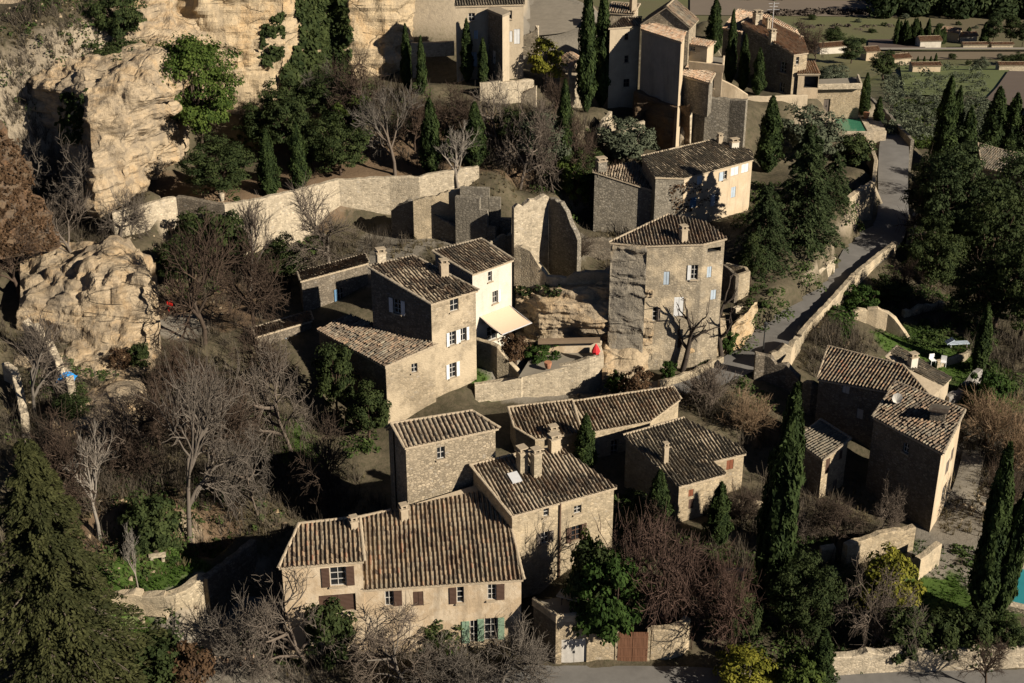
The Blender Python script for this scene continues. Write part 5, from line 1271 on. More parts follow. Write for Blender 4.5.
def grow(rs, p, d, L, r, depth, out, spec):
    """recursive branch: list of segments per level"""
    nseg = 3 if depth < 3 else 2
    pts = [p]; dd = d.copy()
    for i in range(nseg):
        dd = dd+rs.normal(0, spec['wob'], 3)+np.array([0, 0, spec['up']*(.6 if depth else .2)]); dd /= np.linalg.norm(dd)
        pts.append(pts[-1]+dd*(L/nseg))
    for i in range(nseg):
        ra = r*(1-.45*i/nseg); rb = r*(1-.45*(i+1)/nseg)
        out.append((depth, pts[i], pts[i+1], ra, rb))
    if depth >= spec['depth']: return
    k = spec['n'][depth]
    for j in range(k):
        f = rs.uniform(.35, 1) if depth else rs.uniform(spec['fork'], 1)
        i = min(nseg-1, int(f*nseg)); q = pts[i]+(pts[i+1]-pts[i])*(f*nseg-i)
        ax = rs.normal(0, 1, 3); ax -= dd*ax.dot(dd); ax /= np.linalg.norm(ax)
        an = rs.uniform(*spec['ang']); nd = dd*math.cos(an)+ax*math.sin(an)
        grow(rs, q, nd, L*rs.uniform(.55, .85)*spec['sh'], max(spec['rmin'], r*.55), depth+1, out, spec)
def bare_proto(key, seed, spec, bark, stems=1):
    rs = np.random.default_rng(seed); out = []
    for s in range(stems):
        if stems == 1: p, d = np.zeros(3), np.array([0, 0, 1.])
        else:
            a = 2*math.pi*s/stems+rs.uniform(-.3, .3); t = rs.uniform(.1, .75); d = np.array([math.cos(a)*t, math.sin(a)*t, 1]); d /= np.linalg.norm(d); p = np.array([math.cos(a)*.15, math.sin(a)*.15, 0])
        grow(rs, p, d, spec['L'], spec['r'], 0, out, spec)
    thick = [(p, q, a, b) for lv, p, q, a, b in out if lv < 2]; thin = [(p, q, a, b) for lv, p, q, a, b in out if lv >= 2]
    if stems == 1: thick.append((np.array([0, 0, -1.0]), np.zeros(3), spec['r']*1.3, spec['r']))
    allq = np.array([q for _, _, q, _, _ in out])
    h = np.percentile(allq[:, 2], 98); w = 2*np.percentile(np.hypot(allq[:, 0], allq[:, 1]), 93)
    V, F = tubes_np(thick, 6); a = npmesh(key+'_trunk', V, bark, None, F=F)
    V, F = tubes_np(thin, 3); b = npmesh(key+'_crown', V, bark, None, F=F)
    PROTO[key] = (a, b, h, w)
def sphere_pts(n, rs):
    return unit(rs.normal(0, 1, (n, 3)))
def clump_crown(key, seed, leaf, R, Hh, zc, nclump, nleaf, csize, lsize, bark, trunk_h, shell=(.45, 1), flat=1, tr=.22, squash=.75, gap=.0):
    rs = np.random.default_rng(seed)
    D = sphere_pts(nclump, rs); rad = rs.uniform(*shell, nclump)[:, None]**.7
    lob = 1+.28*np.array([mnoise.noise(Vector((d[0]*1.7+seed, d[1]*1.7, d[2]*1.7))) for d in D])[:, None]*2
    C = D*rad*lob*np.array([R, R, Hh]); C[:, 2] += zc
    C = C[C[:, 2] > zc-Hh*.8]
    cs = csize*rs.uniform(.6, 1.35, len(C))
    Pn = np.repeat(C, nleaf, 0); cr = np.repeat(cs, nleaf)[:, None]
    d = sphere_pts(len(Pn), rs); d[:, 2] = np.abs(d[:, 2])*.6+d[:, 2]*.4
    P = Pn+d*cr*np.array([1, 1, squash])*rs.uniform(.5, 1.05, (len(Pn), 1))**.5
    outw = unit(P-np.array([0, 0, zc-Hh*.3]))
    V = leaves(P, d*1.1+outw*.5+np.array([0, 0, .35]), lsize)
    tone = np.clip(np.repeat(rs.uniform(.15, .85, len(C)), nleaf)+rs.normal(0, .2, len(Pn)), 0, 1)
    b = npmesh(key+'_crown', V, leaf, tone)
    segs = []; top = np.array([0, 0, zc-Hh*.1]); p = np.array([0, 0, -1.0]); k = 5
    pts = [p]+[np.array([rs.normal(0, .06)*R*.5, rs.normal(0, .06)*R*.5, trunk_h*(i+1)/k]) for i in range(k)]
    for i in range(k): segs.append((pts[i], pts[i+1], tr*(1-.1*i), tr*(1-.1*(i+1))))
    for i in rs.choice(len(C), min(len(C), 22), replace=False):
        m_ = (pts[-1]+C[i])/2+rs.normal(0, .15, 3); segs += [(pts[-1], m_, tr*.42, tr*.28), (m_, C[i], tr*.28, tr*.1)]
    V, F = tubes_np(segs, 6); a = npmesh(key+'_trunk', V, bark, None, F=F)
    ext = np.percentile(P[:, 2], 99); w = 2*np.percentile(np.hypot(P[:, 0], P[:, 1]), 94)
    PROTO[key] = (a, b, ext, w)
def cypress_proto(key, seed, R=1.0, H=10., n=7500, leaf='cypress'):
    rs = np.random.default_rng(seed); h = rs.uniform(0, 1, n)**1.1
    prof = np.minimum(1, (h/.18)**.6)*np.clip(1-(np.clip(h-.25, 0, 1)/.75)**1.7, 0, 1)**.85
    a = rs.uniform(0, 2*math.pi, n)
    lob = np.array([mnoise.fractal(Vector((math.cos(x)*1.3+seed*3, math.sin(x)*1.3, y*7)), 1, 2, 3) for x, y in zip(a, h)])
    r = R*(.06+prof)*(1+.5*lob)*rs.uniform(.55, 1.12, n)**.6
    P = np.stack([r*np.cos(a), r*np.sin(a), .25+h*(H-.3)+lob*.25], 1)
    out = np.stack([np.cos(a), np.sin(a), np.full(n, .25)], 1)
    V = leaves(P, out, .165, 2.3, np.array([[0, 0, 1.]])+out*.35, .75)
    tone = np.clip(.45+lob*.9+rs.normal(0, .24, n), 0, 1)
    b = npmesh(key+'_crown', V, LM[leaf], tone)
    V, F = tubes_np([(np.array([0, 0, -1.]), np.array([0, 0, H*.5]), .16, .1), (np.array([0, 0, H*.5]), np.array([0, 0, H*.93]), .1, .03)], 6)
    PROTO[key] = (npmesh(key+'_trunk', V, BK['brown'], None, F=F), b, H, 2*R*1.02)
S1 = dict(L=3.4, r=.20, n=[7, 5, 5, 5], depth=4, wob=.14, up=.10, ang=(.35, .95), sh=.98, rmin=.017, fork=.45)
S2 = dict(L=2.6, r=.16, n=[8, 6, 5, 5], depth=4, wob=.18, up=.05, ang=(.5, 1.2), sh=1.0, rmin=.016, fork=.3)
S3 = dict(L=2.0, r=.05, n=[5, 5, 5], depth=3, wob=.14, up=.12, ang=(.25, .8), sh=.95, rmin=.014, fork=.2)
S4 = dict(L=4.6, r=.22, n=[6, 4, 5, 4], depth=4, wob=.12, up=.18, ang=(.3, .75), sh=.85, rmin=.017, fork=.5)
S5 = dict(L=3.2, r=.24, n=[4, 3, 2], depth=3, wob=.22, up=.12, ang=(.4, 1.0), sh=.9, rmin=.035, fork=.5)
bare_proto('spread', 1, S1, BK['grey']); bare_proto('spread_b', 2, S1, BK['brown']); bare_proto('dome', 3, S2, BK['grey']); bare_proto('dome_b', 4, S2, BK['brown']); bare_proto('dome_red', 5, S2, BK['red'])
bare_proto('tall', 6, S4, BK['grey']); bare_proto('tall_pale', 7, S4, BK['pale']); bare_proto('brush', 8, S3, BK['grey'], 9); bare_proto('brush_b', 9, S3, BK['brown'], 9); bare_proto('brush_tan', 10, S3, BK['tan'], 11); bare_proto('gaunt', 11, S5, BK['dark']); bare_proto('brush_red', 12, S3, BK['red'], 9)
cypress_proto('cyp', 1); cypress_proto('cyp_b', 2, 1.15, 10); cypress_proto('cyp_c', 3, .85, 10)
cypress_proto('cyp_big', 4, .9, 10, 15000)
clump_crown('oak', 1, LM['oak'], 2.6, 2.1, 3.0, 85, 100, .7, .155, BK['brown'], 1.6)
clump_crown('oak_b', 2, LM['oak'], 2.6, 2.3, 3.2, 80, 100, .75, .155, BK['brown'], 1.8)
clump_crown('olive', 3, LM['olive'], 2.4, 1.8, 2.7, 90, 85, .58, .135, BK['grey'], 1.4)
clump_crown('olive_b', 4, LM['olive'], 2.4, 1.7, 2.6, 80, 85, .62, .135, BK['grey'], 1.4)
clump_crown('green', 5, LM['bright'], 1.6, 1.4, 1.5, 70, 80, .45, .14, BK['brown'], .8)
clump_crown('green_b', 6, LM['oak'], 1.6, 1.3, 1.4, 70, 80, .45, .14, BK['brown'], .8)
clump_crown('lime', 7, LM['lime'], 1.6, 1.4, 1.5, 65, 70, .42, .14, BK['brown'], .8)
clump_crown('yellow', 8, LM['yellow'], 1.7, 1.5, 1.7, 70, 62, .5, .13, BK['grey'], .9)
clump_crown('russet', 9, LM['russet'], 1.6, 1.3, 1.4, 50, 40, .5, .16, BK['brown'], .8)
clump_crown('stone_pine', 10, LM['pine'], 3.6, 3.6, 6.6, 190, 130, .95, .15, BK['brown'], 4.0, (.6, 1), tr=.26, squash=.85)
clump_crown('pine_b', 11, LM['cedar'], 2.6, 3.2, 4.2, 100, 100, .75, .155, BK['brown'], 2.4)
clump_crown('oak_big', 21, LM['oak'], 4.6, 4.0, 5.2, 190, 95, .95, .18, BK['brown'], 2.6, tr=.3)
clump_crown('oak_big_b', 22, LM['oak'], 4.8, 3.6, 4.6, 180, 95, 1.0, .18, BK['brown'], 2.2, tr=.3)
clump_crown('pine_big', 23, LM['cedar'], 4.0, 5.4, 6.6, 190, 95, .95, .18, BK['brown'], 3.0, tr=.3)
def tier_tree(key, seed, H, R, levels, per, leaf, bark, droop, nl, lsize, up=.1, prof=1.0, rag=.25):
    rs = np.random.default_rng(seed); segs = [(np.array([0, 0, -1.5]), np.array([0, 0, H*.5]), H*.022, H*.015), (np.array([0, 0, H*.5]), np.array([0, 0, H*.98]), H*.015, .03)]
    C, Nn, U, T = [], [], [], []
    for l in range(levels):
        f = (l+.5)/levels; z = H*(.06+.92*f)
        for k in range(per):
            a = 2*math.pi*(k+rs.uniform(-.4, .4))/per+l*1.1; Lb = R*((1-f)**prof*.96+.05)*rs.uniform(1-rag, 1+rag)
            d = np.array([math.cos(a), math.sin(a), 0]); side = np.array([-d[1], d[0], 0])
            t = rs.uniform(.12, 1, nl)**.75
            zz = z+rs.uniform(-.3, .3)*H/levels
            bend = up*t*Lb-droop*Lb*t*t
            lat = rs.uniform(-1, 1, nl)*(.30*Lb*(1-t*.75)+.12)
            p = d[None]*(t*Lb)[:, None]+side[None]*lat[:, None]; p[:, 2] = zz+bend-np.abs(lat)*.25+rs.normal(0, .08, nl)
            C.append(p); Nn.append(np.tile(np.array([0, 0, .9])+d*.25, (nl, 1))); U.append(np.tile(d+np.array([0, 0, -droop]), (nl, 1))+side[None]*np.sign(lat)[:, None]*.6)
            T.append(np.clip(rs.uniform(.2, .75)+rs.normal(0, .17, nl)+.2*(t-.5), 0, 1))
            tip = d*Lb*.9; segs.append((np.array([0, 0, zz]), np.array([tip[0], tip[1], zz+up*.9*Lb-droop*Lb*.8]), .03+Lb*.013, .015))
    C = np.concatenate(C); V = leaves(C, np.concatenate(Nn), lsize, 2.0, np.concatenate(U), .55)
    b = npmesh(key+'_crown', V, leaf, np.concatenate(T)); V, F = tubes_np(segs, 5)
    PROTO[key] = (npmesh(key+'_trunk', V, bark, None, F=F), b, H, 2*R)
tier_tree('fir', 1, 17, 5.6, 24, 9, LM['fir'], BK['grey'], .42, 300, .125, .05, .85, .34)
tier_tree('cedar', 2, 11, 4.6, 13, 7, LM['cedar'], BK['brown'], .42, 170, .17, .12, .75, .35)
tier_tree('cedar_b', 3, 10, 4.4, 12, 7, LM['cedar'], BK['brown'], .5, 170, .17, .1, .65, .4)
def depth_of(p): return p.y*CP-(p.z-CH)*SP
def put(name, cat, key, label, base, hm, wm, group=None, rz=None, lean=(0, 0)):
    a, b, h0, w0 = PROTO[key]
    t = thing(name, label, cat, base, group)
    t.rotation_euler = (lean[0], lean[1], random.uniform(0, 6.28) if rz is None else rz)
    t.scale = (wm/w0, wm/w0, hm/h0)
    for nm, me in (('trunk', a), ('crown', b)):
        o = bpy.data.objects.new(nm, me); COL.objects.link(o); o.parent = t
    return t
def plant(name, cat, key, u, vb, vt, wpx, label, group=None, Y=None, rz=None, lean=(0, 0), z=None):
    base = PZ(u, vb, z) if z is not None else (PY(u, vb, Y) if Y else on_ground(u, vb))
    hm = z_row(base.y, vt)-base.z; wm = wpx*depth_of(base)/FPX
    return put(name, cat, key, label, base-Vector((0, 0, .1)), hm+.1, wm, group, rz, lean)
CYP = [
(270,198,129,19,'cyp','cypress on the walled terrace, left one of the neighbouring pair'),(300,190,122,17,'cyp_b','cypress on the walled terrace, right one of the neighbouring pair'),
(407,90,24,10,'cyp_c','slender cypress at the pale terrace pier, left of two'),(422,94,36,9,'cyp_c','slender cypress at the pale terrace pier, right of two'),
(467,82,19,11,'cyp_c','taller dark cypress before the pale three storey house'),(483,86,38,10,'cyp_c','shorter dark cypress before the pale three storey house'),
(431,176,98,19,'cyp_b','lone broad cypress among bare trees above the stepped ruin'),(475,168,102,20,'cyp','cypress right of the bare trees and left of the big brown crown'),
(586,112,-14,17,'cyp_c','very tall cypress beside the loggia, left of the twin pair'),(601,106,-8,18,'cyp_c','very tall cypress beside the loggia, right of the twin pair'),
(564,172,80,15,'cyp_c','cypress below the loggia rising from shrubs'),
(713,54,-2,15,'cyp','cypress by the gap between the gabled house and rosy roofs'),(729,86,10,10,'cyp_c','thin cypress in front of the rosy roofed house'),(742,92,34,10,'cyp_c','thin shaded cypress at the corner of the village edge house'),(757,95,48,12,'cyp_b','small cypress against the village edge house wall'),
(767,172,96,22,'cyp','broad cypress at the corner of the cream long roofed house'),
(863,117,73,10,'cyp_c','clipped cypress at the corner of the pool house'),(875,143,97,11,'cyp_c','cypress at the road edge below the green pool'),
(939,172,76,20,'cyp','taller of two merged cypresses on the wood edge'),(949,172,86,14,'cyp_b','smaller of two merged cypresses on the wood edge'),(962,178,107,19,'cyp_b','short dark cypress between the larger ones on the right'),
(989,165,87,23,'cyp','cypress near the pale stone roof, left of the right hand two'),(1007,165,93,21,'cyp_b','cypress near the pale stone roof, right of the right hand two'),(1026,165,95,22,'cyp_b','dark cypress cut by the right picture edge'),
(978,372,304,15,'cyp_c','cypress standing at the end of the green garden wall'),
(585,470,414,19,'cyp','small cypress growing against the long low house'),(657,530,470,21,'cyp','dark cypress in shade left of the ochre gable with two windows'),(717,545,482,22,'cyp_b','cypress at the right corner of the two window gable'),
(979,622,444,27,'cyp_big','huge cypress on the lawn, left of the right hand pair'),(994,624,454,20,'cyp_big','huge leaning cypress by the turquoise pool, right of the pair'),
(768,608,385,33,'cyp_big','giant leaning cypress rising before the ruin'),(819,690,630,24,'cyp_b','small cypress at the bottom edge'),
]
for u, vb, vt, w_, k, lab in CYP:
    kw = {}
    if vt == 385: kw = dict(lean=(0, .03), Y=87, rz=0)
    if vt == 454: kw = dict(lean=(0, .07), rz=0)
    plant('cypress', 'cypress', k, u, vb, vt, w_, lab, **kw)
TREES = [  # name, cat, key, u, vbase, vtop, width, label
('stone_pine','pine','stone_pine',205,176,40,84,'big bright green stone pine in front of the cliff'),
('evergreen_oak','oak','oak_big',220,197,140,66,'round dark evergreen oak on the terrace above the wall corner'),
('evergreen_oak','oak','oak_big_b',340,174,118,62,'broad grey green evergreen tree between terrace cypresses and bare trees'),
('evergreen_oak','oak','oak',313,172,128,40,'dark evergreen tree touching the terrace cypress pair'),
('evergreen_oak','oak','oak_b',290,160,98,46,'dark bushy evergreen behind the terrace cypresses'),
('evergreen_oak','oak','oak',262,150,105,44,'evergreen bush tree between the stone pine and the pair of cypresses'),
('shrub','shrub','oak',122,50,-12,52,'big dark shrub on the slope above the cliff nose, cut by the top edge'),
('shrub','shrub','oak_b',122,88,42,62,'big dark shrub hanging on the cliff brink'),
('shrub','shrub','russet',163,75,42,22,'russet shrub beside the cliff fissure'),
('evergreen_oak','oak','oak',285,130,80,46,'dark evergreen clump at the foot of the ivy cliff'),
('evergreen_oak','oak','lime',352,140,98,40,'brighter green bush tree under the cliff'),
('evergreen_oak','oak','oak_big_b',325,120,72,60,'dark evergreen at the base of the ivy'),
('hedge_tree','tree','yellow',545,84,38,36,'rounded yellow green tree beside the three storey house'),
('olive_tree','olive tree','olive',626,168,124,56,'grey green olive tree below the cavern'),
('olive_tree','olive tree','olive_b',545,172,112,58,'hazy grey olive tree beside the bare trees'),
('evergreen_oak','oak','oak',585,185,150,40,'dark shrub tree left of the chimney of the grey house'),
('evergreen_oak','oak','lime',575,205,165,32,'bright green bush behind the roofless ruin'),
('cedar','cedar','cedar',800,245,120,84,'tall cedar left of the road at the pool garden'),
('cedar','cedar','cedar_b',762,266,180,64,'drooping cedar above the low pale road wall, nearest the annex'),
('cedar','cedar','cedar',804,238,135,68,'wide drooping cedar overhanging the road'),
('cedar','cedar','cedar_b',832,205,150,44,'cedar right above the ochre retaining wall'),
('olive_tree','olive tree','olive',808,165,112,62,'silvery olive tree beside the green pool'),
('evergreen_oak','oak','green_b',852,162,136,38,'dark laurel bush between the pool and the road'),
('evergreen_oak','oak','pine_b',768,242,196,36,'dark evergreen at the right corner of the cream house'),
('evergreen_oak','oak','oak',750,286,236,26,'evergreen filling the corner behind the roofless annex'),
('evergreen_oak','oak','oak_big',938,245,150,56,'dark evergreen crowding the road from the wood'),
('pine_tree','pine','pine_big',945,268,140,68,'tall dark pine in the right wood'),
('evergreen_oak','oak','oak_big_b',985,290,180,90,'huge dark evergreen crown in the right wood'),
('pine_tree','pine','pine_big',1010,255,150,66,'dark pine behind the wood below the pale stone roof'),
('evergreen_oak','oak','oak_big_b',930,292,222,62,'evergreen at the lower wood edge above the green garden'),
('evergreen_oak','oak','oak_big',1020,340,235,72,'dark evergreen cut by the right edge beside the garden'),
('evergreen_oak','oak','oak_big',975,326,258,60,'evergreen in deep shade behind the garden cypress'),
('evergreen_oak','oak','oak_big',932,205,160,40,'small evergreen beside the road bend at the wood'),
('fir_tree','fir','fir',72,712,434,200,'giant fir filling the lower left corner'),
('shrub','shrub','green_b',155,552,500,54,'round dark green shrub on the lower garden slope'),
('shrub','shrub','oak',370,442,388,46,'leafy dark shrub at the corner of the tower house wing'),
('shrub','shrub','oak_b',338,420,345,38,'shaded evergreen against the dark wall of the wing'),
('shrub','shrub','green_b',141,368,345,22,'round green bush at the rock foot, right one of two'),
('shrub','shrub','russet',122,370,349,24,'brownish bush at the rock foot, left one of two'),
('shrub','shrub','green',540,370,344,36,'round bright green bush on the awning garden'),
('shrub','shrub','russet',515,362,334,30,'reddish bush beside the terrace stairs'),
('shrub','shrub','green',617,394,374,22,'small bright bush at the rock foot beside the garden wall'),
('shrub','shrub','olive_b',112,272,245,24,'grey olive shrub on top of the left rock'),
('shrub','shrub','yellow',885,612,553,56,'yellow leaved shrub before the lit rubble wall'),
('shrub','shrub','yellow',745,690,652,60,'yellow green shrub at the bottom edge, larger of two'),
('shrub','shrub','lime',795,690,655,50,'lime shrub at the bottom edge beside the small cypress'),
('shrub','shrub','green_b',900,655,612,46,'hedge shrub above the dry stone wall, nearest the grey twig mass'),
('shrub','shrub','green_b',935,655,615,46,'hedge shrub above the dry stone wall, second after the grey twig mass'),
('shrub','shrub','green_b',968,652,613,44,'hedge shrub above the dry stone wall under the cypress pair'),
('shrub','shrub','oak',1005,650,618,40,'grey green hedge shrub above the dry stone wall, last on the right'),
('shrub','shrub','oak_big',800,640,560,66,'dark shrub mass right of the giant leaning cypress'),
('shrub','shrub','oak',735,650,590,48,'dark shrub mass left of the giant leaning cypress'),
('shrub','shrub','lime',585,605,540,30,'yellow green climber shrub under the brown shuttered window'),
('shrub','shrub','green_b',640,540,500,36,'shrub in the shaded yard of the two window gable house'),
('shrub','shrub','lime',700,402,382,18,'small bush at the right end of the long low house'),
('shrub','shrub','russet',636,400,368,30,'russet climber bush at the foot of the bulging house'),
('shrub','shrub','green',668,380,362,16,'green weeds at the foot of the bulging house, left clump'),
('shrub','shrub','green',726,352,330,22,'green weeds between the two rock buttresses'),
('shrub','shrub','green',985,420,375,40,'bright green shrub growing below the garden cypress'),
('shrub','shrub','green_b',965,412,385,30,'dark green shrub behind the mottled roof right end'),
('shrub','shrub','green',860,312,288,34,'ivy bush on the sunlit road wall end'),
('shrub','shrub','oak_b',893,302,282,40,'low dry green shrub on the garden terrace edge'),
('shrub','shrub','green_b',790,95,80,20,'potted evergreens before the village edge house porch'),
('shrub','shrub','green_b',440,640,612,44,'ochre tinged bush in front of the farmhouse window'),
('shrub','shrub','green_b',160,683,640,60,'dark bush under the arch wall beside the fir'),
('shrub','shrub','russet',195,690,645,46,'russet bush at the bottom beside the courtyard fence'),
('shrub','shrub','green_b',230,265,215,44,'evergreen bush under the terrace wall corner'),
('shrub','shrub','oak',200,262,212,50,'dark evergreen below the shaded terrace wall return'),
('shrub','shrub','oak_b',180,290,240,40,'dark shrub right of the left rock top'),
('shrub','shrub','oak',285,285,238,46,'dark leafy shrub under the long terrace wall'),
('shrub','shrub','green_b',455,160,130,30,'evergreen bush under the lone cypress'),
('shrub','shrub','oak',512,150,110,34,'dark bush beside the sloping pale wall'),
('shrub','shrub','green_b',330,660,605,50,'leafy green shrub in front of the brown doors of the farmhouse'),
('shrub','shrub','oak_b',75,430,395,40,'low evergreen on the gully side'),
]
for nm, ct, k, u, vb, vt, w_, lab in TREES: plant(nm, ct, k, u, vb, vt, w_, lab)
BARE = [
('spread',395,175,92,82,'large bare grey tree with wide crown behind the upper garden wall'),('tall_pale',458,200,128,44,'pale trunked bare tree growing through the stepped ruin garden'),
('dome',520,190,98,78,'big rounded bare brown tree between the ruin and the cypresses'),('dome_b',360,128,55,60,'bare reddish grey tree under the cliff right of the ivy'),
('dome',500,150,84,54,'bare tree below the pale garden wall'),('dome_b',455,135,88,60,'bare twiggy tree under the three storey house'),
('spread_b',555,120,78,30,'thin bare tree left of the loggia wall'),('dome_b',575,178,118,46,'bare brown tree beside the cypress below the loggia'),
('spread',330,272,188,100,'wide bare tree with fine twigs over the long terrace wall'),('spread_b',205,345,222,92,'bare dark tree over the leaf strewn court'),
('dome_b',255,330,240,78,'bare twiggy tree in front of the terrace wall base'),('tall',250,300,205,60,'bare tree standing against the lit terrace wall'),
('spread',75,265,205,96,'bare fan shaped tree on top of the left rock'),('spread_b',20,300,215,80,'bare tree at the left edge above the gully'),
('dome',75,222,150,80,'grey bare bush tree in the gully under the cliff nose'),('dome',120,240,196,64,'bare grey bush tree at the start of the terrace wall'),
('spread',35,420,320,84,'bare tree in the gully at the left edge'),('dome_b',70,520,420,96,'bare brown tree above the fir'),
('spread',190,545,362,120,'large bare tree with pale forked trunk in the lower garden'),('dome_b',215,460,372,98,'dense bare brown crown on the middle slope'),
('dome_b',160,450,378,80,'dense bare brown crown left of the middle slope tree'),('dome',292,452,355,92,'round bare grey tree before the dark wing of the tower house'),
('spread_b',265,400,325,70,'bare tree left of the low dark house'),('tall_pale',100,540,435,50,'pale thin double stem bare tree above the fir'),
('dome_b',130,480,430,70,'bare brown bush tree right of the pale double stem'),('tall_pale',140,600,530,22,'thin bare sapling on the lower lawn'),
('dome',310,668,585,128,'grey bare tree in front of the farmhouse brown doors'),('dome',250,668,600,80,'grey bare tree at the courtyard corner'),
('dome',410,690,625,110,'grey bare bushes before the farmhouse middle'),('dome',500,690,640,110,'grey bare bushes before the farmhouse green shutters'),('brush',455,690,655,90,'low grey twig brush at the bottom middle'),
('dome_red',668,650,528,112,'dense reddish bare tree behind the brown gate'),('dome_red',715,648,560,80,'reddish bare tree right of the garden wall fragment'),
('brush',708,412,368,54,'grey bare bush beside the road shade'),('brush_tan',744,432,398,56,'tan bare bush in front of the shaded ruin wall'),
('dome',880,533,488,40,'small pruned bare tree before the dark wall house'),('dome_b',835,545,500,60,'dark bare shrub under the small square house'),
('dome',850,640,572,92,'dense grey twig mass left of the yellow shrub'),('dome',885,648,600,80,'dense grey twig mass right part under the yellow shrub'),
('dome_b',925,250,165,70,'bare brown tree in the right wood'),('spread_b',995,330,262,84,'bare grey tree in front of the dark wood'),('spread_b',965,225,178,54,'brown bare crown at the upper wood edge'),
('gaunt',682,372,292,52,'gaunt dark leafless tree leaning against the bulging house'),('gaunt',722,362,278,50,'gaunt dark leafless tree before the roofless annex'),
('dome',800,535,505,40,'bare bush behind the giant leaning cypress'),('brush_tan',990,445,395,60,'dry tan brush on the right slope below the garden, upper clump'),('brush_tan',1015,470,425,60,'dry tan brush at the right edge, lower clump'),
('brush_b',1000,520,470,50,'dry brown brush between the cypress pair and the path'),('spread_b',985,690,640,50,'thin bare tree at the bottom right'),
('dome_b',798,60,22,44,'bare brown crown behind the village edge house'),('brush_b',745,520,490,50,'brown twigs around the terrace wall of the ochre gable'),
('dome',40,200,150,70,'grey bare bush in the shaded gully under the cliff'),('dome_b',100,330,290,40,'bare bush clinging to the left rock face'),
('dome_b',655,560,505,60,'bare brown bush left of the two window gable'),
('dome_b',330,505,425,76,'bare brown tree in the shade left of the rubble house'),('dome',258,515,440,62,'bare grey tree in the shade behind the farmhouse courtyard'),
('dome',108,478,405,70,'grey bare bush tree high on the left slope'),('dome_b',62,500,430,60,'brown bare bush tree at the gully mouth above the fir tip'),('dome',238,440,372,58,'grey bare crown right of the dense brown crowns'),
('dome_b',185,412,345,64,'brown bare crown below the left rock'),('dome',330,120,70,50,'grey bare crown under the ivy curtain'),('dome_b',415,150,95,50,'bare brown crown beside the lone broad cypress'),('spread_b',600,215,165,50,'bare tree by the chimney of the upper house'),
('brush',470,272,245,40,'grey twig bush in the ruined court behind the white house'),('brush_b',575,262,238,34,'dry bush in the dark ruin court'),('dome_b',905,300,262,40,'bare dry bush at the upper end of the green garden'),
]
for k, u, vb, vt, w_, lab in BARE:
    bush = k.startswith('brush')
    plant('bare_bush' if bush else 'bare_tree', 'bush' if bush else 'tree', k, u, vb, vt, w_, lab)
# ------------------------------------------------------------------ undergrowth, ivy, far valley
from mathutils.bvhtree import BVHTree
build_ground()
def zone_scatter(regs):
    P = []
    for u, v, r, n in regs:
        c = on_ground(u, v); a = rng.uniform(0, 6.28, n); q = r*np.sqrt(rng.uniform(0, 1, n))
        P.append(np.stack([c.x+q*np.cos(a), c.y+q*np.sin(a)*1.0], 1))
    P = np.concatenate(P); z = ground_np(P[:, 0], P[:, 1])
    return np.column_stack([P, z-.05])
def tufts(P, K, lo, hi, wid, spread, bend=.25):
    n = len(P); B = np.repeat(P, K, 0); m = len(B)
    L = rng.uniform(lo, hi, m)*np.repeat(rng.uniform(.6, 1.2, n), K)
    a = rng.uniform(0, 6.28, m); t = np.abs(rng.normal(0, spread, m)); t = np.clip(t, 0, 1.3)
    d = np.stack([np.cos(a)*np.sin(t), np.sin(a)*np.sin(t), np.cos(t)], 1)
    B = B+np.stack([rng.normal(0, .18, m), rng.normal(0, .18, m), np.zeros(m)], 1)*lo
    s = unit(np.cross(d, rng.normal(0, 1, (m, 3)))); w = wid*rng.uniform(.6, 1.4, m)[:, None]
    M1 = B+d*(L*.55)[:, None]; d2 = unit(d+rng.normal(0, bend, (m, 3))); T = M1+d2*(L*.45)[:, None]
    V = np.stack([B-s*w, B+s*w, M1+s*w*.7, M1-s*w*.7, M1-s*w*.7, M1+s*w*.7, T+s*w*.25, T-s*w*.25], 1).reshape(-1, 3)
    tone = np.repeat(np.clip(np.repeat(rng.uniform(.1, .9, n), K)+rng.normal(0, .2, m), 0, 1), 2)
    return V, tone
def stuff(name, V, tone, mat):
    o = bpy.data.objects.new(name, npmesh(name, V, mat, tone)); COL.objects.link(o); o['kind'] = 'stuff'; return o
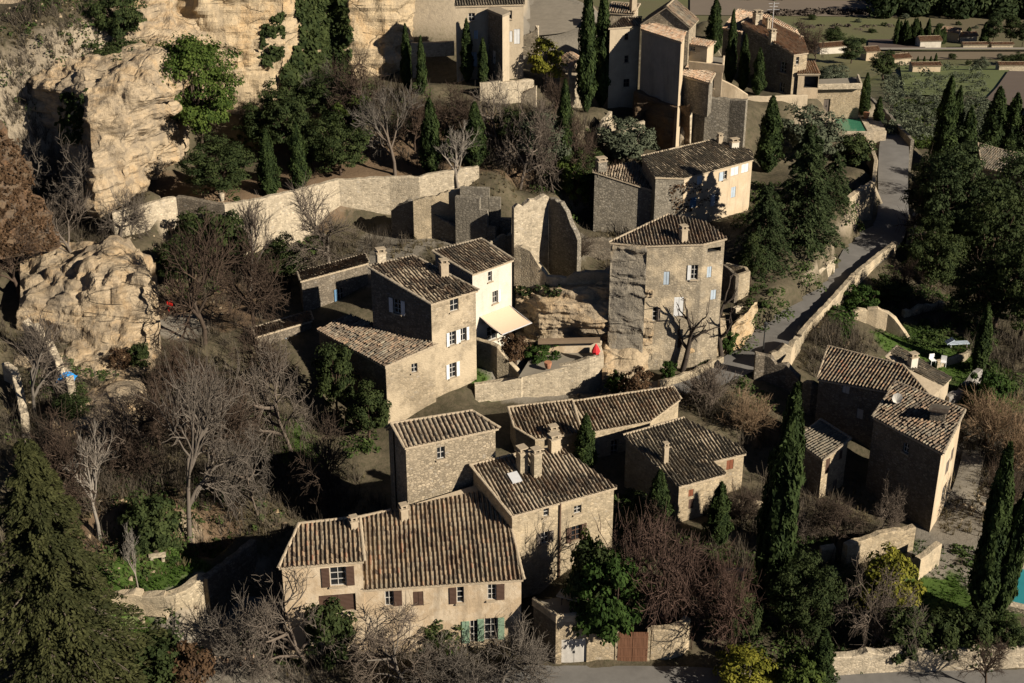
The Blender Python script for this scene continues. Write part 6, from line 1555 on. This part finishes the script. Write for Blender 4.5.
TW = [(30,340,5,60),(60,400,4,50),(100,430,5,70),(40,430,5,60),(150,420,5,90),(200,430,5,90),(240,420,4,60),(90,480,5,80),(60,520,5,60),(230,480,4,60),(200,510,4,50),(260,470,4,50),(300,440,4,40),(60,230,4,50),(110,235,4,50),(30,255,4,40),
 (130,300,3,20),(230,290,4,50),(280,275,4,50),(330,262,4,45),(370,245,4,40),(420,130,5,60),(480,130,5,60),(520,160,5,60),(380,110,5,60),(560,140,5,60),(590,140,4,40),(540,120,4,40),(600,165,4,40),(620,190,4,40),(20,30,5,50),(60,35,5,50),(100,55,4,40),(40,60,4,40),
 (320,655,3.5,60),(400,672,3.5,60),(470,672,3.5,60),(520,650,2,25),(640,560,3,40),(700,590,4,60),(760,560,4,50),(820,520,3,40),(860,580,3,40),(830,620,3.5,50),(760,440,3,40),(720,412,2.5,40),(695,402,1.5,15),(990,440,4,80),(1012,470,4,70),(1005,410,4,50),(955,280,4,40),(900,302,3,30),(935,312,3,30),(780,500,3,40),(740,515,3,40),
 (450,190,3,25),(640,230,4,40),(590,250,3,25),(300,110,4,50),(330,90,4,50),(270,120,4,50),(240,340,4,40),(260,390,4,40),(170,360,2.5,20),(760,590,3,40),(680,560,3,30),(870,545,2,20),(20,470,5,50),(810,640,2.5,30),(650,600,2.5,30),(730,610,3,40),(830,345,3,40),(852,345,3,40),(812,362,2,20),(300,480,5,80),(340,520,4,50),(280,510,4,50),(230,420,5,90),(120,460,5,90),(80,440,5,80),(180,470,5,90),(700,240,3,30),(820,150,4,40),(10,200,5,70),(30,220,4,70),(5,160,5,60),(35,180,4,50),(1010,325,5,70),(1015,360,5,70),(1000,350,3,40)]
V, t = tufts(zone_scatter(TW), 16, .7, 2.1, .018, .5)
stuff('undergrowth', V, t, leaf_mat('twig_undergrowth', (.032, .026, .019), (.115, .095, .07), 0, 0))
GR = [(40,60,6,50),(80,30,5,50),(110,60,3,25),(60,440,4,40),(100,470,5,40),(130,540,4,40),(90,395,4,40),(200,540,3,25),(230,500,4,40),(60,380,3,20),(290,100,5,60),(340,100,5,60),(260,140,4,40),(420,110,4,40),(470,145,4,30),(590,170,4,40),(610,200,4,40),(560,190,3,30),(240,250,3,40),(300,250,3,40),(200,280,3,40),(640,575,3,40),(700,560,3,40),(760,610,3,50),(830,590,3,40),(800,560,3,40),(850,640,3,40),(780,650,3,50),(900,290,3,40),(870,302,2,25),(940,300,3,40),(960,330,4,60),(990,380,3,50),(960,400,2,25),(930,340,3,40),(320,640,3,40),(270,650,2,20),(160,640,3,30),(760,300,3,40),(800,255,4,60),(830,200,4,60),(770,200,4,50),(760,225,3,30),(985,560,2.5,30),(960,640,3,40),(640,510,3,40),(740,580,3,40),(620,580,2.5,40),(735,345,1.5,20),(700,366,1,10),(360,445,2,20),(440,640,2,20),(755,395,2,15)]
P = zone_scatter(GR); K = 34; n = len(P); B = np.repeat(P, K, 0); rr = np.repeat(rng.uniform(.25, .8, n), K)[:, None]
d = sphere_pts(len(B), rng); d[:, 2] = np.abs(d[:, 2]); C = B+d*rr*np.array([1, 1, 1.1])
V = leaves(C, d+np.array([0, 0, .4]), .16); stuff('ground_cover', V, np.clip(np.repeat(rng.uniform(.1, .9, n), K)+rng.normal(0, .2, len(B)), 0, 1), leaf_mat('low_green_shrub', (.020, .036, .010), (.075, .105, .030), .2, 0))
GS = [(150,575,4,260),(180,570,3,160),(130,582,3.5,160),(900,556,2,90),(925,552,1.6,80),(940,590,3.4,220),(965,603,3.4,220),(990,600,3,160),(900,345,3,160),(915,335,3,140),(935,365,3,160),(980,395,3.4,200),(985,380,3,160),(870,300,2.4,90),(890,300,2.4,90),(486,372,2,90),(280,440,4,200),(262,432,3,120),(300,450,3,120),(955,350,3.4,150)]
V, t = tufts(zone_scatter(GS), 9, .12, .34, .022, .5); stuff('grass', V, t, LM['grass'])
DG = [(100,550,5,120),(190,500,5,120),(240,520,4,80),(60,560,4,60),(150,520,5,120),(640,240,5,80),(560,245,3,40),(480,180,4,70),(990,480,4,120),(1000,430,5,160),(980,470,3,80),(960,520,2.5,50),(850,500,3,60),(700,600,4,90),(760,575,4,90),(420,250,3,40),(60,35,6,130),(30,70,4,70),(110,45,5,100),(900,310,3,70),(940,290,4,80),(600,575,2.5,50),(680,590,3,70)]
V, t = tufts(zone_scatter([(a, b, c, d*2) for a, b, c, d in DG]+[(a, b, c*1.1, d) for a, b, c, d in TW]), 10, .2, .6, .02, .55); stuff('dry_grass', V, t, LM['dry'])
# loose stones
P = zone_scatter([(50,50,8,160),(90,40,6,90),(140,250,4,40),(60,245,4,60),(110,450,5,60),(60,400,4,50),(240,500,4,40),(640,240,4,50),(560,250,3,40),(450,235,3,40),(960,500,3,60),(975,455,3,50),(850,650,3,30),(190,320,4,50),(240,640,4,40),(700,400,2,20),(130,540,4,40),(600,392,2,20),(840,340,3,30)])
n = len(P); S = rng.uniform(.05, .2, (n, 1, 1)); D = rng.normal(0, 1, (n, 8, 3)); 
base = np.array([[-1,-1,-.6],[1,-1,-.6],[1,1,-.6],[-1,1,-.6],[-.7,-.7,.7],[.7,-.7,.6],[.7,.7,.7],[-.7,.7,.6]])[None]
V = P[:, None, :]+(base+D*.22)*S; F = (np.array([[3,2,1,0],[4,5,6,7],[0,1,5,4],[1,2,6,5],[2,3,7,6],[3,0,4,7]])[None]+(np.arange(n)*8)[:, None, None]).reshape(-1, 4)
o = bpy.data.objects.new('loose_stones', npmesh('loose_stones', V.reshape(-1, 3), M['rock'], None, F=F)); COL.objects.link(o); o['kind'] = 'stuff'
# ivy on real surfaces
def bvh_of(objs):
    vs, fs = [], []
    for o in objs:
        k = len(vs); off = Vector(o.location) if not o.parent else org_of(o.parent)
        vs += [v.co+off for v in o.data.vertices]; fs += [tuple(k+i for i in p.vertices) for p in o.data.polygons]
    return BVHTree.FromPolygons(vs, fs)
def drape(name, label, cat, objs, poly, n, leaf, size, thick, hole=.35, seed=0):
    T = bvh_of(objs); C, Nn = [], []; us = [p[0] for p in poly]; vsx = [p[1] for p in poly]; R = random.Random(seed)
    def inside(x, y):
        r = False; k = len(poly)-1
        for i in range(len(poly)):
            if (poly[i][1] > y) != (poly[k][1] > y) and x < (poly[k][0]-poly[i][0])*(y-poly[i][1])/(poly[k][1]-poly[i][1])+poly[i][0]: r = not r
            k = i
        return r
    for _ in range(n*4):
        if len(C) >= n: break
        u, v = R.uniform(min(us), max(us)), R.uniform(min(vsx), max(vsx))
        if not inside(u, v): continue
        if mnoise.noise(Vector((u*.11+seed, v*.11, 0))) > hole: continue
        h = T.ray_cast(Vector((0, 0, CH)), ray(u, v).normalized())
        if h[0] is None: continue
        nn = h[1] if h[1].dot(ray(u, v)) < 0 else -h[1]
        lump = .4+.6*mnoise.noise(Vector(h[0])*.8)
        C.append(h[0]+nn*R.uniform(.05, thick)*max(.2, lump)+Vector((R.gauss(0, .12), R.gauss(0, .12), R.gauss(0, .12)))); Nn.append(nn)
    if not C: print('no ivy', label); return
    C = np.array([tuple(c) for c in C]); Nn = np.array([tuple(c) for c in Nn])
    tone = np.clip(.5+.6*np.array([mnoise.noise(Vector(c)*.7) for c in C])+rng.normal(0, .2, len(C)), 0, 1)
    loc = C.mean(0); V = leaves(C, Nn+np.array([0, 0, .5]), size)-loc
    o = bpy.data.objects.new(name, npmesh(name, V, LM[leaf], tone)); COL.objects.link(o); o.location = loc
    return setp(o, label, cat)
CL = [o for o in bpy.data.objects if o.type == 'MESH' and o.name.startswith(('cliff', 'rock'))]
drape('ivy', 'broad curtain of dark ivy hanging down the pale cliff', 'ivy', CL, [(294,-6),(344,-6),(352,30),(350,75),(335,95),(285,110),(282,70),(300,40)], 6500, 'oak', .42, .9, .3, 1)
drape('ivy', 'thin dark creeper strip left of the ivy curtain on the cliff', 'ivy', CL, [(262,20),(285,12),(282,60),(262,66)], 700, 'oak', .36, .5, .0, 2)
drape('ivy', 'dark plants hanging in the shaded hollow of the cliff nose', 'shrub', CL, [(60,95),(85,92),(82,140),(60,145)], 700, 'oak', .34, .6, .1, 3)
drape('ivy', 'green plants tucked under the rock shelf beside the bulging house', 'plants', CL, [(515,283),(560,281),(560,296),(518,297)], 500, 'oak', .2, .35, .1, 4)
drape('dry_plants', 'rusty dry plants covering the brown rock slope at the left edge', 'plants', [o for o in CL if o.name.startswith('rock_shoulder')], [(-5,130),(15,140),(55,230),(60,250),(-5,262)], 2600, 'russet', .22, .45, .15, 9)
WL = [o for o in bpy.data.objects if o.type == 'MESH' and o.name.startswith(('road_wall', 'ground', 'garden_wall', 'retaining_wall', 'wall', 'parapet', 'terrace', 'ruin_wall'))]
drape('ivy', 'green ivy spilling over the coping above the pale garage door', 'ivy', WL, [(576,606),(604,598),(622,612),(618,640),(598,634),(578,624)], 1300, 'bright', .2, .5, .5, 5)
drape('ivy', 'ivy growing over the sunlit road wall above the striped roof house', 'ivy', WL, [(826,312),(845,300),(858,306),(848,340),(842,345),(834,330)], 900, 'bright', .2, .5, .5, 6)
drape('climber', 'leafless climber with small leaves on the cream house wall', 'climber', WL, [(668,186),(705,180),(708,200),(690,212),(676,212)], 420, 'russet', .15, .3, .2, 7)
plant('ivy_mass', 'ivy', 'green', 606, 640, 560, 66, 'dense bright green ivy mass over the garage terrace edge', z=1.6)
plant('ivy_mass', 'ivy', 'green_b', 590, 622, 548, 50, 'darker green ivy mass beside the middle house wall', z=2.2)
# far valley ------------------------------------------------------
def field(name, px, col, var=.3, stripes=None, lift=.5):
    P = [on_ground(u, v) for u, v in px]
    m, nt, b = newmat(name); w = coords(nt)
    c = mix(nt, noise(nt, w, .05, 6, .7), mul3(col, 1-var), mul3(col, 1+var))
    if stripes:
        mp = coords(nt); wv = N(nt, 'ShaderNodeTexWave', bands_direction='DIAGONAL'); wv.inputs['Scale'].default_value = stripes; nt.links.new(mp, wv.inputs['Vector'])
        c = mix(nt, wv.outputs['Fac'], mul3(col, .5), c)
    nt.links.new(c, b.inputs['Base Color'])
    # drape a grid over the quad
    n = 14; vs = []; fs = []
    for i in range(n+1):
        for j in range(n+1):
            a = P[0].lerp(P[1], i/n); d = P[3].lerp(P[2], i/n); q = a.lerp(d, j/n); vs.append(Vector((q.x, q.y, ground(q.x, q.y)+lift)))
    fs = [(i*(n+1)+j, (i+1)*(n+1)+j, (i+1)*(n+1)+j+1, i*(n+1)+j+1) for i in range(n) for j in range(n)]
    o = mk(name, vs, fs, m, smooth=True); o['kind'] = 'structure'
field('field', [(700,40),(905,46),(905,24),(690,20)], (.135, .125, .06), .25)
field('field', [(690,16),(900,18),(890,2),(690,0)], (.16, .13, .10), .2)
field('field', [(925,34),(1060,34),(1060,20),(930,22)], (.105, .135, .045), .2)
field('field', [(860,61),(1060,60),(1060,53),(862,53)], (.17, .135, .09), .2)
field('field', [(905,97),(1000,100),(1010,68),(900,68)], (.125, .145, .055), .25, lift=.7)
field('ploughed_field', [(868,50),(925,50),(925,41),(868,40)], (.10, .075, .06), .2, lift=.9)
field('vineyard', [(985,104),(1070,125),(1070,76),(1008,74)], (.19, .145, .11), .2, .12, lift=1.1)
field('field_road', [(862,53),(1060,52.5),(1060,50.8),(862,51)], (.26, .23, .19), .1, lift=1.3)
def far_clumps(px_poly, n, rad, hgt, K, lsize, seed):
    R = random.Random(seed); us = [p[0] for p in px_poly]; v_ = [p[1] for p in px_poly]; out = []
    for _ in range(n):
        c = on_ground(R.uniform(min(us), max(us)), R.uniform(min(v_), max(v_))); out.append((c.x, c.y, c.z, R.uniform(*rad), R.uniform(*hgt)))
    A = np.array(out); B = np.repeat(A, K, 0); d = sphere_pts(len(B), rng)
    C = np.stack([B[:, 0]+d[:, 0]*B[:, 3], B[:, 1]+d[:, 1]*B[:, 3], B[:, 2]+(d[:, 2]*.5+.5)*B[:, 4]], 1)
    return leaves(C, d+np.array([0, 0, .3]), lsize), np.clip(np.repeat(rng.uniform(.1, .9, len(A)), K)+rng.normal(0, .2, len(B)), 0, 1)
V1, t1 = far_clumps([(885,78),(985,142)], 300, (.7, 1.7), (1.0, 2.2), 110, .26, 1)
V2, t2 = far_clumps([(875,66),(985,90)], 30, (1.0, 2.2), (1.5, 3), 46, .5, 2)
stuff('scrub', np.concatenate([V1, V2]), np.concatenate([t1, t2]), LM['olive'])
V1, t1 = far_clumps([(895,100),(985,150)], 150, (.5, 1.2), (.5, 1.3), 70, .24, 5); stuff('low_scrub', V1, t1, LM['lime'])
V1, t1 = far_clumps([(880,-14),(1060,20)], 190, (4, 7), (7, 14), 260, 1.2, 3); V2, t2 = far_clumps([(700,-12),(890,0)], 50, (3, 6), (3, 7), 90, 1.8, 4)
stuff('woods', np.concatenate([V1, V2]), np.concatenate([t1, t2]), LM['cedar'])
V1, t1 = far_clumps([(770,13),(868,16)], 60, (1.2, 2.6), (1.2, 2.6), 60, .7, 6); V2, t2 = far_clumps([(780,27),(905,33)], 16, (1.2, 2.4), (1.2, 2.4), 60, .7, 7)
stuff('hedge_rows', np.concatenate([V1, V2]), np.concatenate([t1, t2]), leaf_mat('bare_hedge', (.05, .038, .03), (.11, .09, .07), 0, 0))
def far_house(u, v, w_, d, h, rise, rz, wall, label, tile='tile_pink'):
    w_ *= .55; d *= .6; h *= .75; rise *= .6
    c = on_ground(u, v); t = thing('farmhouse', label, 'house', c); e = Vector((math.cos(rz), math.sin(rz), 0))
    A, B = c-e*w_/2, c+e*w_/2; gable_roofs(t, A, B, d, c.z+h, rise, c.z-2, wall, tile, 'along', .4, .2)
FH = [(930,49,15,9,4.5,1.8,.1,'plaster_white','white walled farm building behind the valley road, lowest and longest front'),(949,43,12,8,6,2.2,-.5,'plaster_cream','taller farm building with rosy gable in the valley'),(968,43,13,8,4,1.6,.15,'plaster_white','small bright house right of the tall valley farm'),
 (975,49,17,5,2.6,.7,.05,'stone_pale','long low pale shed along the valley road'),(1002,49,15,5,2.6,.7,.03,'stone_pale','low pale wall like shed at the right of the valley road'),(918,44,12,8,4,1.5,-.2,'plaster_beige','farm roof half hidden behind the cypress group'),
 (926,74,17,7,4,.9,.05,'plaster_cream','flat cream house on the near valley green'),(902,66,12,8,4,1.5,.3,'plaster_beige','beige cottage left of the flat cream house'),(872,62,9,8,5.5,1.8,.2,'plaster_cream','cream cottage beside the round dark tree'),(833,55,20,9,4.5,1.5,.3,'plaster_white','pale long house just beyond the village edge house'),(1013,72,18,6,3.5,.8,.02,'stone_pale','grey pale building at the right edge before the vineyard')]
for a in FH: far_house(*a)
for i in range(26):
    u = 896+i*1.9+random.uniform(-1, 1) if i < 26 else 0
    plant('cypress', 'cypress', random.choice(['cyp', 'cyp_b']), u, 47-random.uniform(0, 3), 17+random.uniform(0, 12) if i < 18 else 24+random.uniform(0, 8), random.uniform(4.5, 7), 'dark cypress in the dense group beside the valley farm', 'cypress group of the valley farm')
for u, vb, vt, w_ in ((903,63,52,3),(917,66,56,3),(923.5,66,56,3),(930,66,56,3),(935,65,53,3.4)):
    plant('cypress', 'cypress', 'cyp_c', u, vb, vt, w_, 'tiny cypress in the spaced row above the flat cream house', 'row of tiny cypresses')
for i, (u, v, w_) in enumerate([(770,22,9),(792,36,10),(812,21,8),(836,33,8),(858,24,7),(872,36,9),(884,28,7),(905,20,8),(940,30,8),(958,27,7),(975,31,7),(990,28,9),(1012,30,8),(886,58,7),(952,60,8),(968,66,7),(1000,60,8),(862,45,8)]):
    plant('tree', 'tree', ('oak', 'olive_b', 'oak_b')[i % 3], u, v, v-w_*.8, w_, 'distant small round tree scattered over the valley fields', 'scattered valley trees')
for a in ((882,80,52,27,'oak','large round dark tree beside the cream cottage'),(851,65,38,22,'pine_b','dark conifer beyond the pool terrace'),(833,46,30,22,'oak_b','round green tree over the pale long house'),(980,72,57,17,'olive_b','grey olive tree alone on the near valley green'),(1008,66,55,16,'oak','dark tree pair member left, by the right edge building'),(1020,66,54,18,'oak_b','dark tree pair member right, by the right edge building'),
          (992,46,12,18,'pine_b','tall dark conifer behind the valley shed'),(1010,46,16,18,'oak_b','dark wide tree behind the valley shed'),(1022,47,22,14,'pine_b','dark tree at the right edge of the valley road'),(983,46,22,8,'cyp','single dark cypress right of the bright valley house'),(968,38,27,6,'cyp','single cypress above the bright valley house'),(951,36,27,5,'cyp_b','single cypress above the tall valley farm'),(815,64,30,24,'dome_b','bare brown tree between rosy roofs and the pale long house'),(830,88,66,34,'olive','olive tree on the pool house terrace')):
    plant('tree', 'tree', a[4], a[0], a[1], a[2], a[3], a[5])
# ------------------------------------------------------------------ ground, light, camera
pass
w = bpy.data.worlds.new("World"); SC.world = w; w.use_nodes = True
nt = w.node_tree; bg = nt.nodes['Background']
SUN_AZ, SUN_EL = math.radians(32), math.radians(27)      # azimuth: angle in front of due right (+X)
to_sun = Vector((math.cos(SUN_AZ)*math.cos(SUN_EL), -math.sin(SUN_AZ)*math.cos(SUN_EL), math.sin(SUN_EL)))
sky = nt.nodes.new('ShaderNodeTexSky'); sky.sky_type = 'NISHITA'; sky.sun_disc = False; sky.air_density = .22; sky.dust_density = .1; sky.ozone_density = 1.5
sky.sun_elevation = SUN_EL; sky.sun_rotation = math.atan2(to_sun.x, to_sun.y)
nt.links.new(sky.outputs[0], bg.inputs[0]); bg.inputs[1].default_value = .05
l = bpy.data.lights.new('sun', 'SUN'); l.energy = 5.0; l.angle = math.radians(.5); l.color = (1.0, .90, .76)
so = bpy.data.objects.new('sun', l); COL.objects.link(so); so.rotation_euler = (-to_sun).to_track_quat('-Z', 'Y').to_euler(); so.location = (60, -60, 120)
cam = bpy.data.cameras.new('camera'); co = bpy.data.objects.new('camera', cam); COL.objects.link(co)
cam.sensor_width = 36; cam.lens = FPX/1024*36; cam.clip_start = .5; cam.clip_end = 20000
co.location = (0, 0, CH); co.rotation_euler = (math.pi/2-PITCH, 0, 0)
SC.camera = co
SC.view_settings.view_transform = 'Standard'; SC.view_settings.look = 'None'; SC.view_settings.exposure = EXPOSURE; SC.view_settings.gamma = 1
SC.view_settings.use_curve_mapping = False
SC.cycles.max_bounces = 5; SC.cycles.diffuse_bounces = 1; SC.cycles.glossy_bounces = 2; SC.cycles.transmission_bounces = 2; SC.cycles.transparent_max_bounces = 4
SC.cycles.caustics_reflective = False; SC.cycles.caustics_refractive = False
